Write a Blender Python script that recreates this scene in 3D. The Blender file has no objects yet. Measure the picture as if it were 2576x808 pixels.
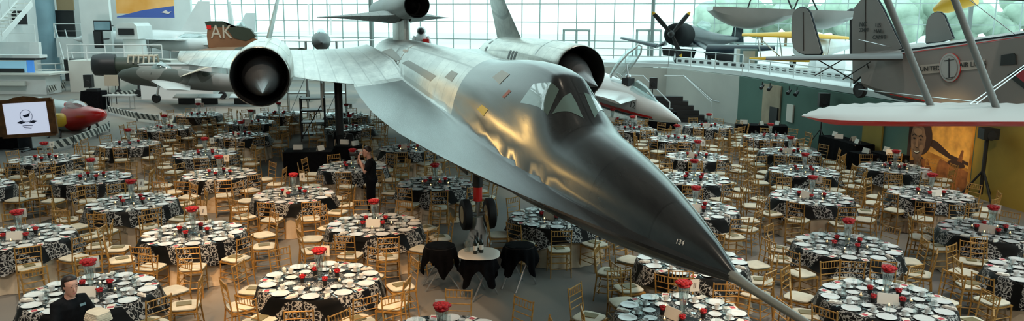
WORLD, EXPOSURE = 2.1, 0.12
WARMSPOTS = [(553, 480, 3500), (815, 770, 4500), (740, 540, 3500), (480, 640, 3500), (1040, 720, 1500), (1730, 800, 2500), (540, 300, 4000), (900, 600, 2500), (620, 720, 2500)]
FILL_LAMPS = [(-9, 6, 4200), (-3, 8, 3200), (4, 7, 3600), (10, 10, 3200), (-9, 16, 4200), (-1, 17, 3000), (7, 18, 3600), (-9, 26, 3600), (3, 27, 3000)]
import bpy, bmesh, math, random
import numpy as np
from mathutils import Vector, Matrix
random.seed(7)
PI = math.pi
COL = bpy.context.scene.collection
SC = bpy.context.scene
# ---------------------------------------------------------------- camera geometry (2576 x 808 frame)
F, CX, CY = 1950., 1288., 404.
H, PITCH, ROLL = 4.72, math.radians(10.32), math.radians(.32)
FW = Vector((0, math.cos(PITCH), -math.sin(PITCH)))
_r = Vector((1, 0, 0)); _u = _r.cross(FW)
RT = _r*math.cos(ROLL)+_u*math.sin(ROLL); UP = _u*math.cos(ROLL)-_r*math.sin(ROLL)
CAM = Vector((0, 0, H))
def ray(x, y): return FW+RT*((x-CX)/F)+UP*((CY-y)/F)
def onz(x, y, z=0.):
    d = ray(x, y); return CAM+d*((z-H)/d.z)
def at(x, y, Y):
    d = ray(x, y); return CAM+d*(Y/d.y)
def onplane(x, y, p0, n):
    d = ray(x, y); n = Vector(n); return CAM+d*((Vector(p0)-CAM).dot(n)/d.dot(n))
def proj(p):
    d = Vector(p)-CAM; z = d.dot(FW); return (CX+F*d.dot(RT)/z, CY-F*d.dot(UP)/z, z)
# ---------------------------------------------------------------- materials
def _nt(name):
    m = bpy.data.materials.new(name); m.use_nodes = True
    nt = m.node_tree; b = nt.nodes['Principled BSDF']; return m, nt, b
def N(nt, t, **kw):
    n = nt.nodes.new(t)
    for k, v in kw.items():
        if k in n.inputs: n.inputs[k].default_value = v
        else: setattr(n, k, v)
    return n
def mat(name, col, rough=.6, metal=0., var=0., scale=8., bump=0., col2=None, spec=None, coat=0., stretch=None, emit=None):
    m, nt, b = _nt(name)
    c = (*col, 1)
    b.inputs['Roughness'].default_value = rough; b.inputs['Metallic'].default_value = metal
    b.inputs['Base Color'].default_value = c
    if spec is not None: b.inputs['Specular IOR Level'].default_value = spec
    if coat: b.inputs['Coat Weight'].default_value = coat
    if emit: b.inputs['Emission Color'].default_value = (*emit[0], 1); b.inputs['Emission Strength'].default_value = emit[1]
    if var or col2 or bump:
        tc = N(nt, 'ShaderNodeTexCoord'); mp = N(nt, 'ShaderNodeMapping')
        nt.links.new(tc.outputs['Object'], mp.inputs[0])
        if stretch: mp.inputs['Scale'].default_value = stretch
        no = N(nt, 'ShaderNodeTexNoise', Scale=scale, Detail=4.)
        nt.links.new(mp.outputs[0], no.inputs['Vector'])
        if var or col2:
            r = N(nt, 'ShaderNodeValToRGB')
            r.color_ramp.elements[0].position = .35; r.color_ramp.elements[1].position = .65
            r.color_ramp.elements[0].color = (*[max(0, v*(1-var)) for v in col], 1)
            r.color_ramp.elements[1].color = (*(col2 or [min(1, v*(1+var)) for v in col]), 1)
            nt.links.new(no.outputs[0], r.inputs[0]); nt.links.new(r.outputs[0], b.inputs['Base Color'])
        if bump:
            bp = N(nt, 'ShaderNodeBump', Strength=bump, Distance=.01)
            nt.links.new(no.outputs[0], bp.inputs['Height']); nt.links.new(bp.outputs[0], b.inputs['Normal'])
    return m
def glassy(name, col, alpha, rough=.05):
    """thin see-through sheet: tinted transparent mixed with a gloss"""
    m = bpy.data.materials.new(name); m.use_nodes = True; nt = m.node_tree; nt.nodes.clear()
    o = N(nt, 'ShaderNodeOutputMaterial'); t = N(nt, 'ShaderNodeBsdfTransparent', Color=(*col, 1)); g = N(nt, 'ShaderNodeBsdfGlossy', Roughness=rough)
    mx = N(nt, 'ShaderNodeMixShader'); mx.inputs[0].default_value = alpha
    nt.links.new(t.outputs[0], mx.inputs[1]); nt.links.new(g.outputs[0], mx.inputs[2]); nt.links.new(mx.outputs[0], o.inputs[0]); return m
M = {}
def pattern_cloth():
    m, nt, b = _nt('damask_black_white')
    tc = N(nt, 'ShaderNodeTexCoord'); no = N(nt, 'ShaderNodeTexNoise', Scale=9., Detail=2.)
    mix = N(nt, 'ShaderNodeMix', data_type='VECTOR'); mix.inputs[0].default_value = .12
    nt.links.new(tc.outputs['Object'], no.inputs['Vector']); nt.links.new(tc.outputs['Object'], mix.inputs[4]); nt.links.new(no.outputs['Color'], mix.inputs[5])
    v = N(nt, 'ShaderNodeTexVoronoi', Scale=17., feature='DISTANCE_TO_EDGE'); nt.links.new(mix.outputs[1], v.inputs['Vector'])
    v2 = N(nt, 'ShaderNodeTexVoronoi', Scale=13.); nt.links.new(mix.outputs[1], v2.inputs['Vector'])
    r = N(nt, 'ShaderNodeValToRGB'); r.color_ramp.elements[0].position = .05; r.color_ramp.elements[1].position = .09
    r.color_ramp.elements[0].color = (.36, .35, .33, 1); r.color_ramp.elements[1].color = (.005, .005, .006, 1)
    nt.links.new(v.outputs['Distance'], r.inputs[0])
    r2 = N(nt, 'ShaderNodeValToRGB'); r2.color_ramp.elements[0].position = .22; r2.color_ramp.elements[1].position = .26
    r2.color_ramp.elements[0].color = (.38, .37, .36, 1); r2.color_ramp.elements[1].color = (0, 0, 0, 1)
    nt.links.new(v2.outputs['Distance'], r2.inputs[0])
    mm = N(nt, 'ShaderNodeMix', data_type='RGBA', blend_type='LIGHTEN'); mm.inputs[0].default_value = 1
    nt.links.new(r.outputs[0], mm.inputs[6]); nt.links.new(r2.outputs[0], mm.inputs[7])
    # satin stripes of plain black between patterned breadths
    wv = N(nt, 'ShaderNodeTexWave', Scale=.75, Distortion=.6); wv.bands_direction = 'X'
    nt.links.new(tc.outputs['Object'], wv.inputs['Vector'])
    r3 = N(nt, 'ShaderNodeValToRGB'); r3.color_ramp.elements[0].position = .22; r3.color_ramp.elements[1].position = .26
    nt.links.new(wv.outputs[0], r3.inputs[0])
    ml = N(nt, 'ShaderNodeMix', data_type='RGBA', blend_type='MULTIPLY'); ml.inputs[0].default_value = 1
    nt.links.new(mm.outputs[2], ml.inputs[6]); nt.links.new(r3.outputs[0], ml.inputs[7])
    nt.links.new(ml.outputs[2], b.inputs['Base Color']); b.inputs['Roughness'].default_value = .6; b.inputs['Specular IOR Level'].default_value = .2
    return m
def aircraft_skin(name, c1, c2, rough, metal, pan=.55, seam=.010, mort=.6):
    m, nt, b = _nt(name)
    tc = N(nt, 'ShaderNodeTexCoord')
    br = N(nt, 'ShaderNodeTexBrick', Scale=pan); br.inputs['Mortar Size'].default_value = seam
    br.inputs['Color1'].default_value = (*c1, 1); br.inputs['Color2'].default_value = (*c2, 1); br.inputs['Mortar'].default_value = (*[v*mort for v in c1], 1)
    mp = N(nt, 'ShaderNodeMapping'); nt.links.new(tc.outputs['Object'], mp.inputs[0]); mp.inputs['Rotation'].default_value = (0, 0, PI/2)
    nt.links.new(mp.outputs[0], br.inputs['Vector'])
    no = N(nt, 'ShaderNodeTexNoise', Scale=1.3, Detail=6., Roughness=.65)
    mp2 = N(nt, 'ShaderNodeMapping'); mp2.inputs['Scale'].default_value = (3.2, .45, 1); nt.links.new(tc.outputs['Object'], mp2.inputs[0]); nt.links.new(mp2.outputs[0], no.inputs['Vector'])
    r = N(nt, 'ShaderNodeValToRGB'); r.color_ramp.elements[0].position = .3; r.color_ramp.elements[1].position = .72
    r.color_ramp.elements[0].color = (.62, .62, .62, 1); r.color_ramp.elements[1].color = (1.35, 1.33, 1.28, 1)
    nt.links.new(no.outputs[0], r.inputs[0])
    mx = N(nt, 'ShaderNodeMix', data_type='RGBA', blend_type='MULTIPLY'); mx.inputs[0].default_value = 1
    nt.links.new(br.outputs[0], mx.inputs[6]); nt.links.new(r.outputs[0], mx.inputs[7]); nt.links.new(mx.outputs[2], b.inputs['Base Color'])
    mr = N(nt, 'ShaderNodeMapRange'); mr.inputs[3].default_value = rough*.8; mr.inputs[4].default_value = rough*1.35
    nt.links.new(no.outputs[0], mr.inputs[0]); nt.links.new(mr.outputs[0], b.inputs['Roughness'])
    b.inputs['Metallic'].default_value = metal
    bp = N(nt, 'ShaderNodeBump', Strength=.12, Distance=.02); nt.links.new(no.outputs[0], bp.inputs['Height']); nt.links.new(bp.outputs[0], b.inputs['Normal'])
    return m
def stripes(name, c1, c2, scale, ang=PI/4):
    m, nt, b = _nt(name)
    tc = N(nt, 'ShaderNodeTexCoord'); mp = N(nt, 'ShaderNodeMapping'); mp.inputs['Rotation'].default_value = (0, ang, 0)
    nt.links.new(tc.outputs['Object'], mp.inputs[0])
    w = N(nt, 'ShaderNodeTexWave', Scale=scale); nt.links.new(mp.outputs[0], w.inputs['Vector'])
    r = N(nt, 'ShaderNodeValToRGB'); r.color_ramp.interpolation = 'CONSTANT'; r.color_ramp.elements[1].position = .5
    r.color_ramp.elements[0].color = (*c1, 1); r.color_ramp.elements[1].color = (*c2, 1)
    nt.links.new(w.outputs[0], r.inputs[0]); nt.links.new(r.outputs[0], b.inputs['Base Color']); return m
def camo(name, cols, scale):
    m, nt, b = _nt(name)
    tc = N(nt, 'ShaderNodeTexCoord'); n = N(nt, 'ShaderNodeTexNoise', Scale=scale, Detail=1.)
    nt.links.new(tc.outputs['Object'], n.inputs['Vector'])
    r = N(nt, 'ShaderNodeValToRGB'); r.color_ramp.interpolation = 'CONSTANT'
    r.color_ramp.elements[0].color = (*cols[0], 1); r.color_ramp.elements[1].position = .46; r.color_ramp.elements[1].color = (*cols[1], 1)
    e = r.color_ramp.elements.new(.55); e.color = (*cols[2], 1)
    nt.links.new(n.outputs[0], r.inputs[0]); nt.links.new(r.outputs[0], b.inputs['Base Color']); b.inputs['Roughness'].default_value = .5
    return m
M['gold'] = mat('gold_lacquer', (.43, .225, .055), .42, .2, .25, 20)
M['cushion'] = mat('ivory_cushion', (.64, .60, .48), .8, var=.08, scale=6, bump=.1)
M['booklet'] = mat('olive_booklet', (.20, .17, .08), .6)
M['ivory'] = mat('ivory_cloth', (.62, .50, .36), .75, var=.1, scale=5)
M['damask'] = pattern_cloth()
M['blackcloth'] = mat('black_cloth', (.004, .004, .005), .9, var=.3, scale=10, spec=.08)
M['white'] = mat('white_china', (.68, .69, .68), .22)
M['paper'] = mat('white_paper', (.80, .76, .68), .7)
M['redprint'] = mat('red_print', (.50, .05, .07), .6)
M['rose'] = mat('red_rose', (.42, .006, .01), .55, var=.5, scale=40)
M['leaf'] = mat('dark_leaf', (.02, .05, .015), .6)
M['glass'] = glassy('clear_glass', (.95, .98, .98), .10)
M['vaseglass'] = glassy('vase_glass', (.88, .92, .91), .22)
M['steel'] = mat('cutlery_steel', (.7, .7, .7), .18, 1.)
M['wood'] = mat('table_wood', (.25, .15, .08), .5, var=.2, scale=6)
M['black'] = mat('black_paint', (.012, .012, .013), .45)
M['rubber'] = mat('black_rubber', (.012, .012, .013), .7)
M['chrome'] = mat('bare_aluminium', (.6, .61, .62), .3, .9)
M['whitepaint'] = mat('white_paint', (.74, .77, .76), .5, var=.04, scale=.7)
M['greywall'] = mat('warm_white_plaster', (.62, .62, .57), .8, var=.05, scale=.6)
M['green'] = mat('sage_green_wall', (.085, .17, .135), .8, var=.08, scale=.8)
M['amber'] = mat('ochre_wall', (.34, .24, .04), .8, var=.25, scale=.5)
M['carpet'] = mat('grey_carpet', (.19, .19, .185), .9, var=.12, scale=.30, bump=.1, col2=(.25, .215, .175))
M['red'] = mat('red_enamel', (.72, .018, .015), .28, coat=.5)
M['yellow'] = mat('yellow_enamel', (.75, .42, .03), .4)
M['navy'] = mat('dark_blue_enamel', (.005, .014, .022), .35, 0, var=.4, scale=2, coat=.0, spec=.35)
M['column'] = mat('blue_grey_column', (.20, .33, .39), .5, var=.08, scale=1)
M['skin'] = mat('skin', (.64, .34, .25), .5, var=.06, scale=12)
M['hair'] = mat('dark_brown_hair', (.018, .009, .006), .5, var=.4, scale=60)
M['shirt'] = mat('black_polo', (.007, .008, .010), .85, var=.3, scale=14, spec=.12)
M['trouser'] = mat('black_trousers', (.005, .005, .007), .85, spec=.1)
# ---------------------------------------------------------------- mesh builder
class MB:
    def __init__(s): s.v = []; s.f = []; s.m = []; s.mats = []
    def mi(s, m):
        if m not in s.mats: s.mats.append(m)
        return s.mats.index(m)
    def add(s, vs, fs, m):
        b = len(s.v); k = s.mi(m); s.v += [tuple(v) for v in vs]; s.f += [tuple(b+i for i in f) for f in fs]; s.m += [k]*len(fs); return s
    def box(s, c, d, m, rz=0, ry=0, rx=0, mtx=None):
        R = mtx or (Matrix.Rotation(rz, 3, 'Z')@Matrix.Rotation(ry, 3, 'Y')@Matrix.Rotation(rx, 3, 'X')); c = Vector(c)
        vs = [c+R@Vector((x*d[0]/2, y*d[1]/2, z*d[2]/2)) for x in (-1, 1) for y in (-1, 1) for z in (-1, 1)]
        return s.add(vs, [(0, 1, 3, 2), (4, 6, 7, 5), (0, 4, 5, 1), (2, 3, 7, 6), (0, 2, 6, 4), (1, 5, 7, 3)], m)
    def rings(s, rs, m, caps=True, closed=True):
        n = len(rs[0]); vs = [p for r in rs for p in r]; fs = []
        for i in range(len(rs)-1):
            for j in range(n if closed else n-1):
                a, b2 = i*n+j, i*n+(j+1) % n; fs.append((a, b2, b2+n, a+n))
        if caps: fs.append(tuple(range(n-1, -1, -1))); fs.append(tuple((len(rs)-1)*n+j for j in range(n)))
        return s.add(vs, fs, m)
    def tube(s, pts, r, m, n=6, caps=True):
        pts = [Vector(p) for p in pts]; rs = []
        rad = r if isinstance(r, (list, tuple)) else [r]*len(pts); ref = None
        for i, p in enumerate(pts):
            d = (pts[min(i+1, len(pts)-1)]-pts[max(i-1, 0)]).normalized()
            if ref is None: ref = Vector((0, 0, 1)) if abs(d.z) < .9 else Vector((1, 0, 0))
            a = d.cross(ref).normalized(); b = a.cross(d).normalized(); ref = b
            rs.append([p+(a*math.cos(t)+b*math.sin(t))*rad[i] for t in [2*PI*k/n for k in range(n)]])
        return s.rings(rs, m, caps)
    def lathe(s, prof, m, n=16, c=(0, 0, 0), caps=True, ax=None):
        c = Vector(c); q = Vector((0, 0, 1)).rotation_difference(Vector(ax)) if ax else None; rs = []
        for (r, z) in prof:
            ring = [Vector((r*math.cos(2*PI*k/n), r*math.sin(2*PI*k/n), z)) for k in range(n)]
            rs.append([c+(q@p if q else p) for p in ring])
        return s.rings(rs, m, caps)
    def ball(s, c, r, m, n=10, sc=(1, 1, 1)):
        k = n//2+1; rs = []
        for i in range(k+1):
            t = PI*i/k; t = min(max(t, .02), PI-.02)
            rs.append([(c[0]+r*sc[0]*math.sin(t)*math.cos(2*PI*j/n), c[1]+r*sc[1]*math.sin(t)*math.sin(2*PI*j/n), c[2]-r*sc[2]*math.cos(t)) for j in range(n)])
        return s.rings(rs, m)
    def prism(s, poly, ext, m):
        """poly: 3-D points of one flat outline; ext: extrusion vector (centred)"""
        e = Vector(ext)/2; a = [Vector(p)-e for p in poly]; b = [Vector(p)+e for p in poly]; n = len(poly)
        return s.add(a+b, [tuple(range(n-1, -1, -1)), tuple(range(n, 2*n))]+[(i, (i+1) % n, n+(i+1) % n, n+i) for i in range(n)], m)
    def grid(s, fn, us, vs, m, flip=False):
        P = [[fn(u, v) for v in vs] for u in us]; n = len(vs); fs = []
        for i in range(len(us)-1):
            for j in range(n-1):
                f = (i*n+j, i*n+j+1, (i+1)*n+j+1, (i+1)*n+j); fs.append(f[::-1] if flip else f)
        return s.add([p for r in P for p in r], fs, m)
    def mesh(s, name, smooth=40):
        me = bpy.data.meshes.new(name); me.from_pydata(s.v, [], s.f); me.polygons.foreach_set('material_index', s.m)
        for m in s.mats: me.materials.append(M[m] if isinstance(m, str) else m)
        bm = bmesh.new(); bm.from_mesh(me); bmesh.ops.recalc_face_normals(bm, faces=bm.faces); bm.to_mesh(me); bm.free()
        if smooth:
            me.polygons.foreach_set('use_smooth', [True]*len(me.polygons)); me.set_sharp_from_angle(angle=math.radians(smooth))
        return me
    def build(s, name, parent=None, loc=(0, 0, 0), smooth=40, **tags):
        o = bpy.data.objects.new(name, s.mesh(name, smooth)); COL.objects.link(o); o.location = loc
        if parent: o.parent = parent
        return tag(o, **tags)
def tag(o, label=None, cat=None, group=None, kind=None):
    if label: o['label'] = label
    if cat: o['category'] = cat
    if group: o['group'] = group
    if kind: o['kind'] = kind
    return o
def empty(name, loc=(0, 0, 0), rz=0, **t):
    o = bpy.data.objects.new(name, None); COL.objects.link(o); o.location = loc; o.rotation_euler = (0, 0, rz); o.empty_display_size = .1
    return tag(o, **t)
def clone(o, parent=None, loc=None, rz=None, **t):
    c = o.copy(); COL.objects.link(c); c.parent = parent
    if loc is not None: c.location = loc
    if rz is not None: c.rotation_euler = (0, 0, rz)
    for ch in o.children: clone(ch, c)
    return tag(c, **t)
def text(name, s, size, mtx, m, parent=None, ext=.002, ax='CENTER', sx=1, **t):
    cu = bpy.data.curves.new(name, 'FONT'); cu.body = s; cu.size = size; cu.extrude = ext; cu.align_x = ax; cu.align_y = 'CENTER'
    cu.materials.append(M[m]); tmp = bpy.data.objects.new(name+'_c', cu); me = bpy.data.meshes.new_from_object(tmp); bpy.data.objects.remove(tmp); o = bpy.data.objects.new(name, me); COL.objects.link(o)
    o.matrix_world = mtx@Matrix.Diagonal((sx, 1, 1, 1)) if sx != 1 else mtx
    if parent: o.parent = parent; o.matrix_parent_inverse = parent_matrix(parent).inverted()
    return tag(o, **t)
def parent_matrix(o):
    m = Matrix.LocRotScale(o.location, o.rotation_euler, o.scale)
    return parent_matrix(o.parent)@m if o.parent else m
def frame(p, x, z):
    """matrix with origin p, local x along x, local z (face normal) along z"""
    x = Vector(x).normalized(); z = Vector(z); z = (z-x*z.dot(x)).normalized(); y = z.cross(x)
    m = Matrix((x, y, z)).transposed().to_4x4(); m.translation = Vector(p); return m
def interp(tab, x):
    if x <= tab[0][0]: return tab[0][1]
    for (a, b), (c, d) in zip(tab, tab[1:]):
        if x <= c:
            t = (x-a)/(c-a); return b+(d-b)*t
    return tab[-1][1]
def sm(tab, x, w=.5):  # smoothed interpolation
    return sum(interp(tab, x+w*k) for k in (-1, -.5, 0, .5, 1))/5
def sstep(a, b, x):
    t = min(1, max(0, (x-a)/(b-a))); return t*t*(3-2*t)
# ================================================================ SETTING
def struct(name, mb, loc=(0, 0, 0), smooth=0, label=None): return mb.build(name, None, loc, smooth, kind='structure', label=label)
WD = Vector((.9435, -.3313, 0)).normalized(); WN = Vector((-WD.y, WD.x, 0))          # window wall direction, outward normal
W0 = Vector((3.07, 53.4, 0))                                                            # a point of the window wall
b = MB(); b.box((4, 22, -.1), (130, 110, .2), 'carpet'); struct('floor', b)
M['apron'] = mat('concrete_apron', (.62, .64, .62), .9, var=.08, scale=.05)
b = MB(); b.box(W0+WN*105+Vector((0, 0, -.12)), (330, 200, .1), 'apron', rz=math.atan2(WD.y, WD.x)); struct('ground', b)
# window wall: frame (mullions + transoms), heavier posts, panes
def wx(px, z=6.):                       # distance along the wall of picture column px
    p = onplane(px, 30, W0, WN); return (p-W0).dot(WD)
M['mullion'] = mat('grey_green_mullion', (.42, .52, .50), .5)
M['post_grey'] = mat('post_grey', (.20, .24, .23), .5)
M['pane'] = glassy('window_pane', (.93, 1., .985), .06, .02)
PW, PH = 1.29, 1.22; z_h = [4.72+(49-12)*53.4/1950-.02]
rz = math.atan2(WD.y, WD.x)
K0, K1 = -26, 32
for wi, (ka, kb) in enumerate(((-26, -11), (-11, 5), (5, 19), (19, 32))):
    w = empty('window_%d' % (wi+1), W0+WD*(ka*PW), rz, kind='structure')
    f = MB(); L = (kb-ka)*PW
    for k in range(ka, kb+1):
        f.box(((k-ka)*PW, 0, 10), (.055, .08, 20), 'mullion')
    for j in range(-2, 14):
        z = 4.55+j*PH; f.box((L/2, 0, z), (L, .07, .06), 'mullion')
    f.box((L/2, 0, 1.35), (L, .35, .25), 'mullion')
    f.box((0, -.25, 10), (.20, .3, 20), 'post_grey')
    f.build('window_frame', w, smooth=0)
    g = MB(); g.add([(0, 0, 1.4), (L, 0, 1.4), (L, 0, 20), (0, 0, 20)], [(0, 1, 2, 3)], 'pane'); g.build('pane', w, smooth=0)
# low sill wall of the window side
b = MB(); b.box(W0+WD*3.5+Vector((0, 0, .7)), (76, .3, 1.4), 'whitepaint', rz=rz); struct('wall_back', b)
# two pairs of glass doors in the window wall
for n, (xa, xb) in enumerate(((1420, 1484), (1604, 1664))):
    pa, pb = onplane(xa, 76, W0, WN), onplane(xb, 76, W0, WN); d = empty('door_%d' % (n+1), (pa+pb)/2*1, rz, kind='structure')
    d.location = Vector(((pa.x+pb.x)/2, (pa.y+pb.y)/2, 0))-WN*.15; w_ = (pb-pa).length; top = pa.z
    f = MB()
    for x in (-w_/2, 0, w_/2): f.box((x, 0, top/2+.7), (.14, .12, top-1.4), 'mullion')
    f.box((0, 0, top), (w_+.14, .12, .14), 'mullion'); f.box((0, 0, 1.5), (w_, .12, .2), 'mullion')
    f.build('door_frame', d, smooth=0)
# unseen roof: near bay closed to darken the jet's reflections, open beams beyond
M['roofgrey'] = mat('dark_ceiling', (.05, .055, .055), .9)
b = MB(); b.box((-11, 10, 20.2), (50, 50, .3), 'roofgrey'); struct('shading_ceiling', b)
b = MB()
for k in range(5):
    y = 36+k*5; b.box((2, y, 20.1), (80, .35, .5), 'whitepaint')
for k in range(11): b.box((-34+k*7, 48, 20.3), (.3, 28, .35), 'whitepaint')
[b.box((22, -12+k*6, 20.1), (26, .3, .45), 'whitepaint') for k in range(8)]; struct('trim_1', b)
M['rearwall'] = mat('dim_rear_wall', (.10, .10, .10), .9)
b = MB(); b.box((2, -15, 10), (76, .3, 20), 'rearwall'); struct('wall_front', b)
# ---- side wall on the visitors' right, under the gallery
RD = Vector((.148, -.989, 0)); R0 = Vector((10.5, 35.6, 0))
def rwall(name, p, q, h0, h1, m, t=.25):
    p, q = Vector(p), Vector(q); d = (q-p); a = math.atan2(d.y, d.x); bb = MB(); c = (p+q)/2
    bb.box((c.x, c.y, (h0+h1)/2), (d.length, t, h1-h0), m, rz=a); return struct(name, bb)
HG = 2.22
A_ = Vector((8.3, 41.5, 0)); B_ = Vector((10.5, 35.6, 0)); E_ = Vector((13.05, 19.0, 0)); Z_ = Vector((13.9, 13.5, 0))
LW = Vector((3.9, 43.0, 0))
rwall('wall_1', LW, A_, 0, HG, 'greywall'); rwall('wall_2', A_, B_, 0, HG, 'greywall')
q1 = onplane(2305, 330, B_, WD*1.0); 
def rx(px):    # point of the right wall line at picture column px
    n = Vector(((E_-B_).y, -(E_-B_).x, 0)); p = onplane(px, 300, B_, n); return Vector((p.x, p.y, 0))
rwall('wall_right', B_, rx(2470), 0, HG, 'green'); rwall('wall_3', rx(2470), Z_, 0, HG, 'amber')
# gallery deck above and its edge band + handrails
deck = [LW+Vector((0, 0, HG)), A_+Vector((0, 0, HG)), B_+Vector((0, 0, HG)), E_+Vector((0, 0, HG)), Z_+Vector((0, 0, HG)), Vector((30, 13.5, HG)), Vector((30, 42, HG)), Vector((8, 50.5, HG))]
b = MB(); b.prism([p+Vector((0, 0, .12)) for p in deck], (0, 0, .2), 'whitepaint'); struct('trim_2', b)
def railing(name, pts, h, label, posts=1.4, m='whitepaint', bars=2, r=.025, panel=False):
    t = empty(name, pts[0], label=label, cat='railing'); o0 = Vector(pts[0])
    P = [Vector(p)-o0 for p in pts]; hr = MB(); ps = MB()
    for a, c in zip(P, P[1:]):
        for k in range(bars): hr.tube([a+Vector((0, 0, h*(k+1)/bars)), c+Vector((0, 0, h*(k+1)/bars))], r, m)
        n = max(1, int((c-a).length/posts))
        for i in range(n+1):
            q = a+(c-a)*i/n; MB().tube([q, q+Vector((0, 0, h))], r, m).build('post', t)
    hr.build('handrail', t); return t
up = Vector((0, 0, HG+.22))
railing('railing', [LW+up, A_+up, B_+up], .75, 'white tube railing on top of the pale wall behind the white jet', 2.0)
railing('railing', [B_+up+Vector((.3, 0, 0)), rx(2200)+up+Vector((.3, 0, 0))], .55, 'white railing along the gallery edge above the green wall', 2.0)
# slotted white safety band along gallery edge
M['slot'] = stripes('slotted_band', (.05, .09, .10), (.75, .80, .78), 1.0, 0)
t = empty('slotted_barrier', A_+up, label='long white barrier with dark slots along the gallery above the stairs', cat='barrier')
pts = [A_+Vector((.5, .4, 0)), B_+Vector((1.0, 1.2, 0)), rx(2330)+Vector((1.6, 1.0, 0))]
for a, c in zip(pts, pts[1:]):
    d = c-a; o = MB(); o.box((d.length/2, 0, .15), (d.length, .06, .28), 'whitepaint'); pn = o.build('board', t, loc=a-A_, smooth=0); pn.rotation_euler = (0, 0, math.atan2(d.y, d.x))
    n = int(d.length/.55)
    for i in range(n): MB().box(((i+.5)*d.length/n, -.045, .16), (.26, .03, .12), 'black').build('slot', pn, smooth=0)
# doorway niche + pale panel + track lights on green wall
nr = Vector((-(E_-B_).y, (E_-B_).x, 0)).normalized(); nr = nr if nr.x < 0 else -nr; rd = (E_-B_).normalized(); ra = math.atan2(rd.y, rd.x)
def wallbox(name, px0, px1, z0, z1, m, off=.16, t=.06, **tg):
    p, q = rx(px0), rx(px1); c = (p+q)/2+nr*off; bb = MB(); bb.box((0, 0, (z1-z0)/2), ((q-p).length, t, z1-z0), m)
    o = bb.build(name, loc=(c.x, c.y, z0), smooth=0, **tg); o.rotation_euler = (0, 0, ra); return o
M['peach'] = mat('peach_board', (.42, .34, .24), .8, var=.15, scale=1.2)
wallbox('wall_panel', 1925, 1970, .05, 2.1, 'peach', label='tall peach exhibit panel set in the green wall', cat='panel')
wallbox('notice_board', 1988, 2004, .75, 1.45, 'paper', label='small cream notice board on the green wall', cat='notice')
wallbox('exhibit_board', 2185, 2235, .1, 1.9, 'amber', label='ochre exhibit board on the green wall left of the mural', cat='panel')
wallbox('niche_panel', 1948, 1968, .05, 1.2, 'black', off=.22, label='dark doorway panel against the peach exhibit panel', cat='cabinet')  # dark panel added to stand in for a doorway opening
for k, px in enumerate((1940, 1960, 2010, 2030)):
    p = rx(px)+nr*.5+Vector((0, 0, 2.0)); t = empty('track_spotlight', p, label='small black spotlight under the gallery, %s from the stairs' % ('first', 'second', 'third', 'fourth')[k], cat='spotlight', group='gallery spotlights')
    MB().tube([(0, 0, .22), (0, 0, .05)], .02, 'black').build('bracket', t); MB().lathe([(.05, -.12), (.08, .12)], 'black', 10, ax=(-.6, -.5, -.5)).build('lamp_head', t)
# mural on the right wall
p, q = rx(2303), rx(2468); Lm = (q-p).length; HM = 2.15
t = empty('mural', (p+q)/2+nr*.15, ra, label='amber photo mural of a smiling face and a small aeroplane', cat='mural')
sgn = 1
M['m_amber'] = mat('mural_amber', (.62, .23, .02), .7, var=.35, scale=1.6, col2=(.75, .36, .06)); M['m_dark'] = mat('mural_brown', (.05, .02, .01), .8); M['m_face'] = mat('mural_face', (.22, .13, .08), .8, var=.4, scale=3); M['m_lite'] = mat('mural_highlight', (.33, .20, .12), .8)
b = MB(); b.box((0, 0, HM/2), (Lm, .04, HM), 'm_amber'); b.build('backing', t, smooth=0)
fs = -1 if (Matrix.Rotation(ra, 3, 'Z')@Vector((0, -1, 0))).dot(nr) > 0 else 1
def flat(nm, poly, m, lay):            # u runs left to right as the visitor sees it, z upwards (fractions of the panel)
    mb = MB(); mb.prism([((u-.5)*Lm, fs*(.021+.0015*lay), z*HM) for u, z in poly], (0, .0012, 0), m); return mb.build(nm, t, smooth=0)
def oval(u, z, ru, rz_, n=24, p=0.): return [(u+ru*math.cos(a+p), z+rz_*math.sin(a+p)) for a in [2*PI*k/n for k in range(n)]]
M['m_glow'] = mat('mural_bright_amber', (.85, .42, .08), .7, var=.3, scale=2.5); M['m_mid'] = mat('mural_rust', (.30, .11, .03), .8, var=.4, scale=4); M['m_eye'] = mat('mural_eye', (.015, .008, .005), .8)
flat('sky_patch', [(.34, .44), (.98, .34), (.98, 1), (.40, 1)], 'm_glow', 1)
flat('brick_ground', [(.42, .0), (.98, .0), (.98, .30), (.55, .38)], 'm_mid', 1)
flat('aeroplane_wing', [(.36, .62), (.48, .60), (.70, .47), (.97, .42), (.97, .38), (.72, .40), (.50, .47), (.38, .52)], 'm_dark', 2)
flat('aeroplane_body', oval(.80, .36, .13, .045), 'm_dark', 3); flat('aeroplane_fin', [(.80, .38), (.86, .56), (.89, .56), (.88, .38)], 'm_mid', 2)
flat('jacket', [(0, 0), (.52, 0), (.50, .12), (.36, .30), (.26, .34), (.10, .26), (0, .22)], 'm_dark', 4)
flat('collar', [(.22, .30), (.36, .34), (.46, .10), (.40, .04), (.30, .20)], 'm_mid', 5)
flat('hair', oval(.20, .62, .20, .26), 'm_dark', 5); flat('shade', [(0, .2), (.06, .3), (.05, .95), (0, 1)], 'm_dark', 5)
flat('face', [(.04, .62), (.07, .74), (.16, .78), (.25, .75), (.30, .62), (.29, .48), (.24, .34), (.16, .27), (.10, .31), (.06, .44)], 'm_face', 6)
flat('neck', [(.12, .30), (.24, .36), (.27, .22), (.17, .16)], 'm_face', 5)
flat('cheek', oval(.235, .46, .035, .05), 'm_lite', 7); flat('cheek', oval(.085, .46, .02, .04), 'm_lite', 7); flat('forehead', oval(.16, .68, .07, .05), 'm_lite', 7)
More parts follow.
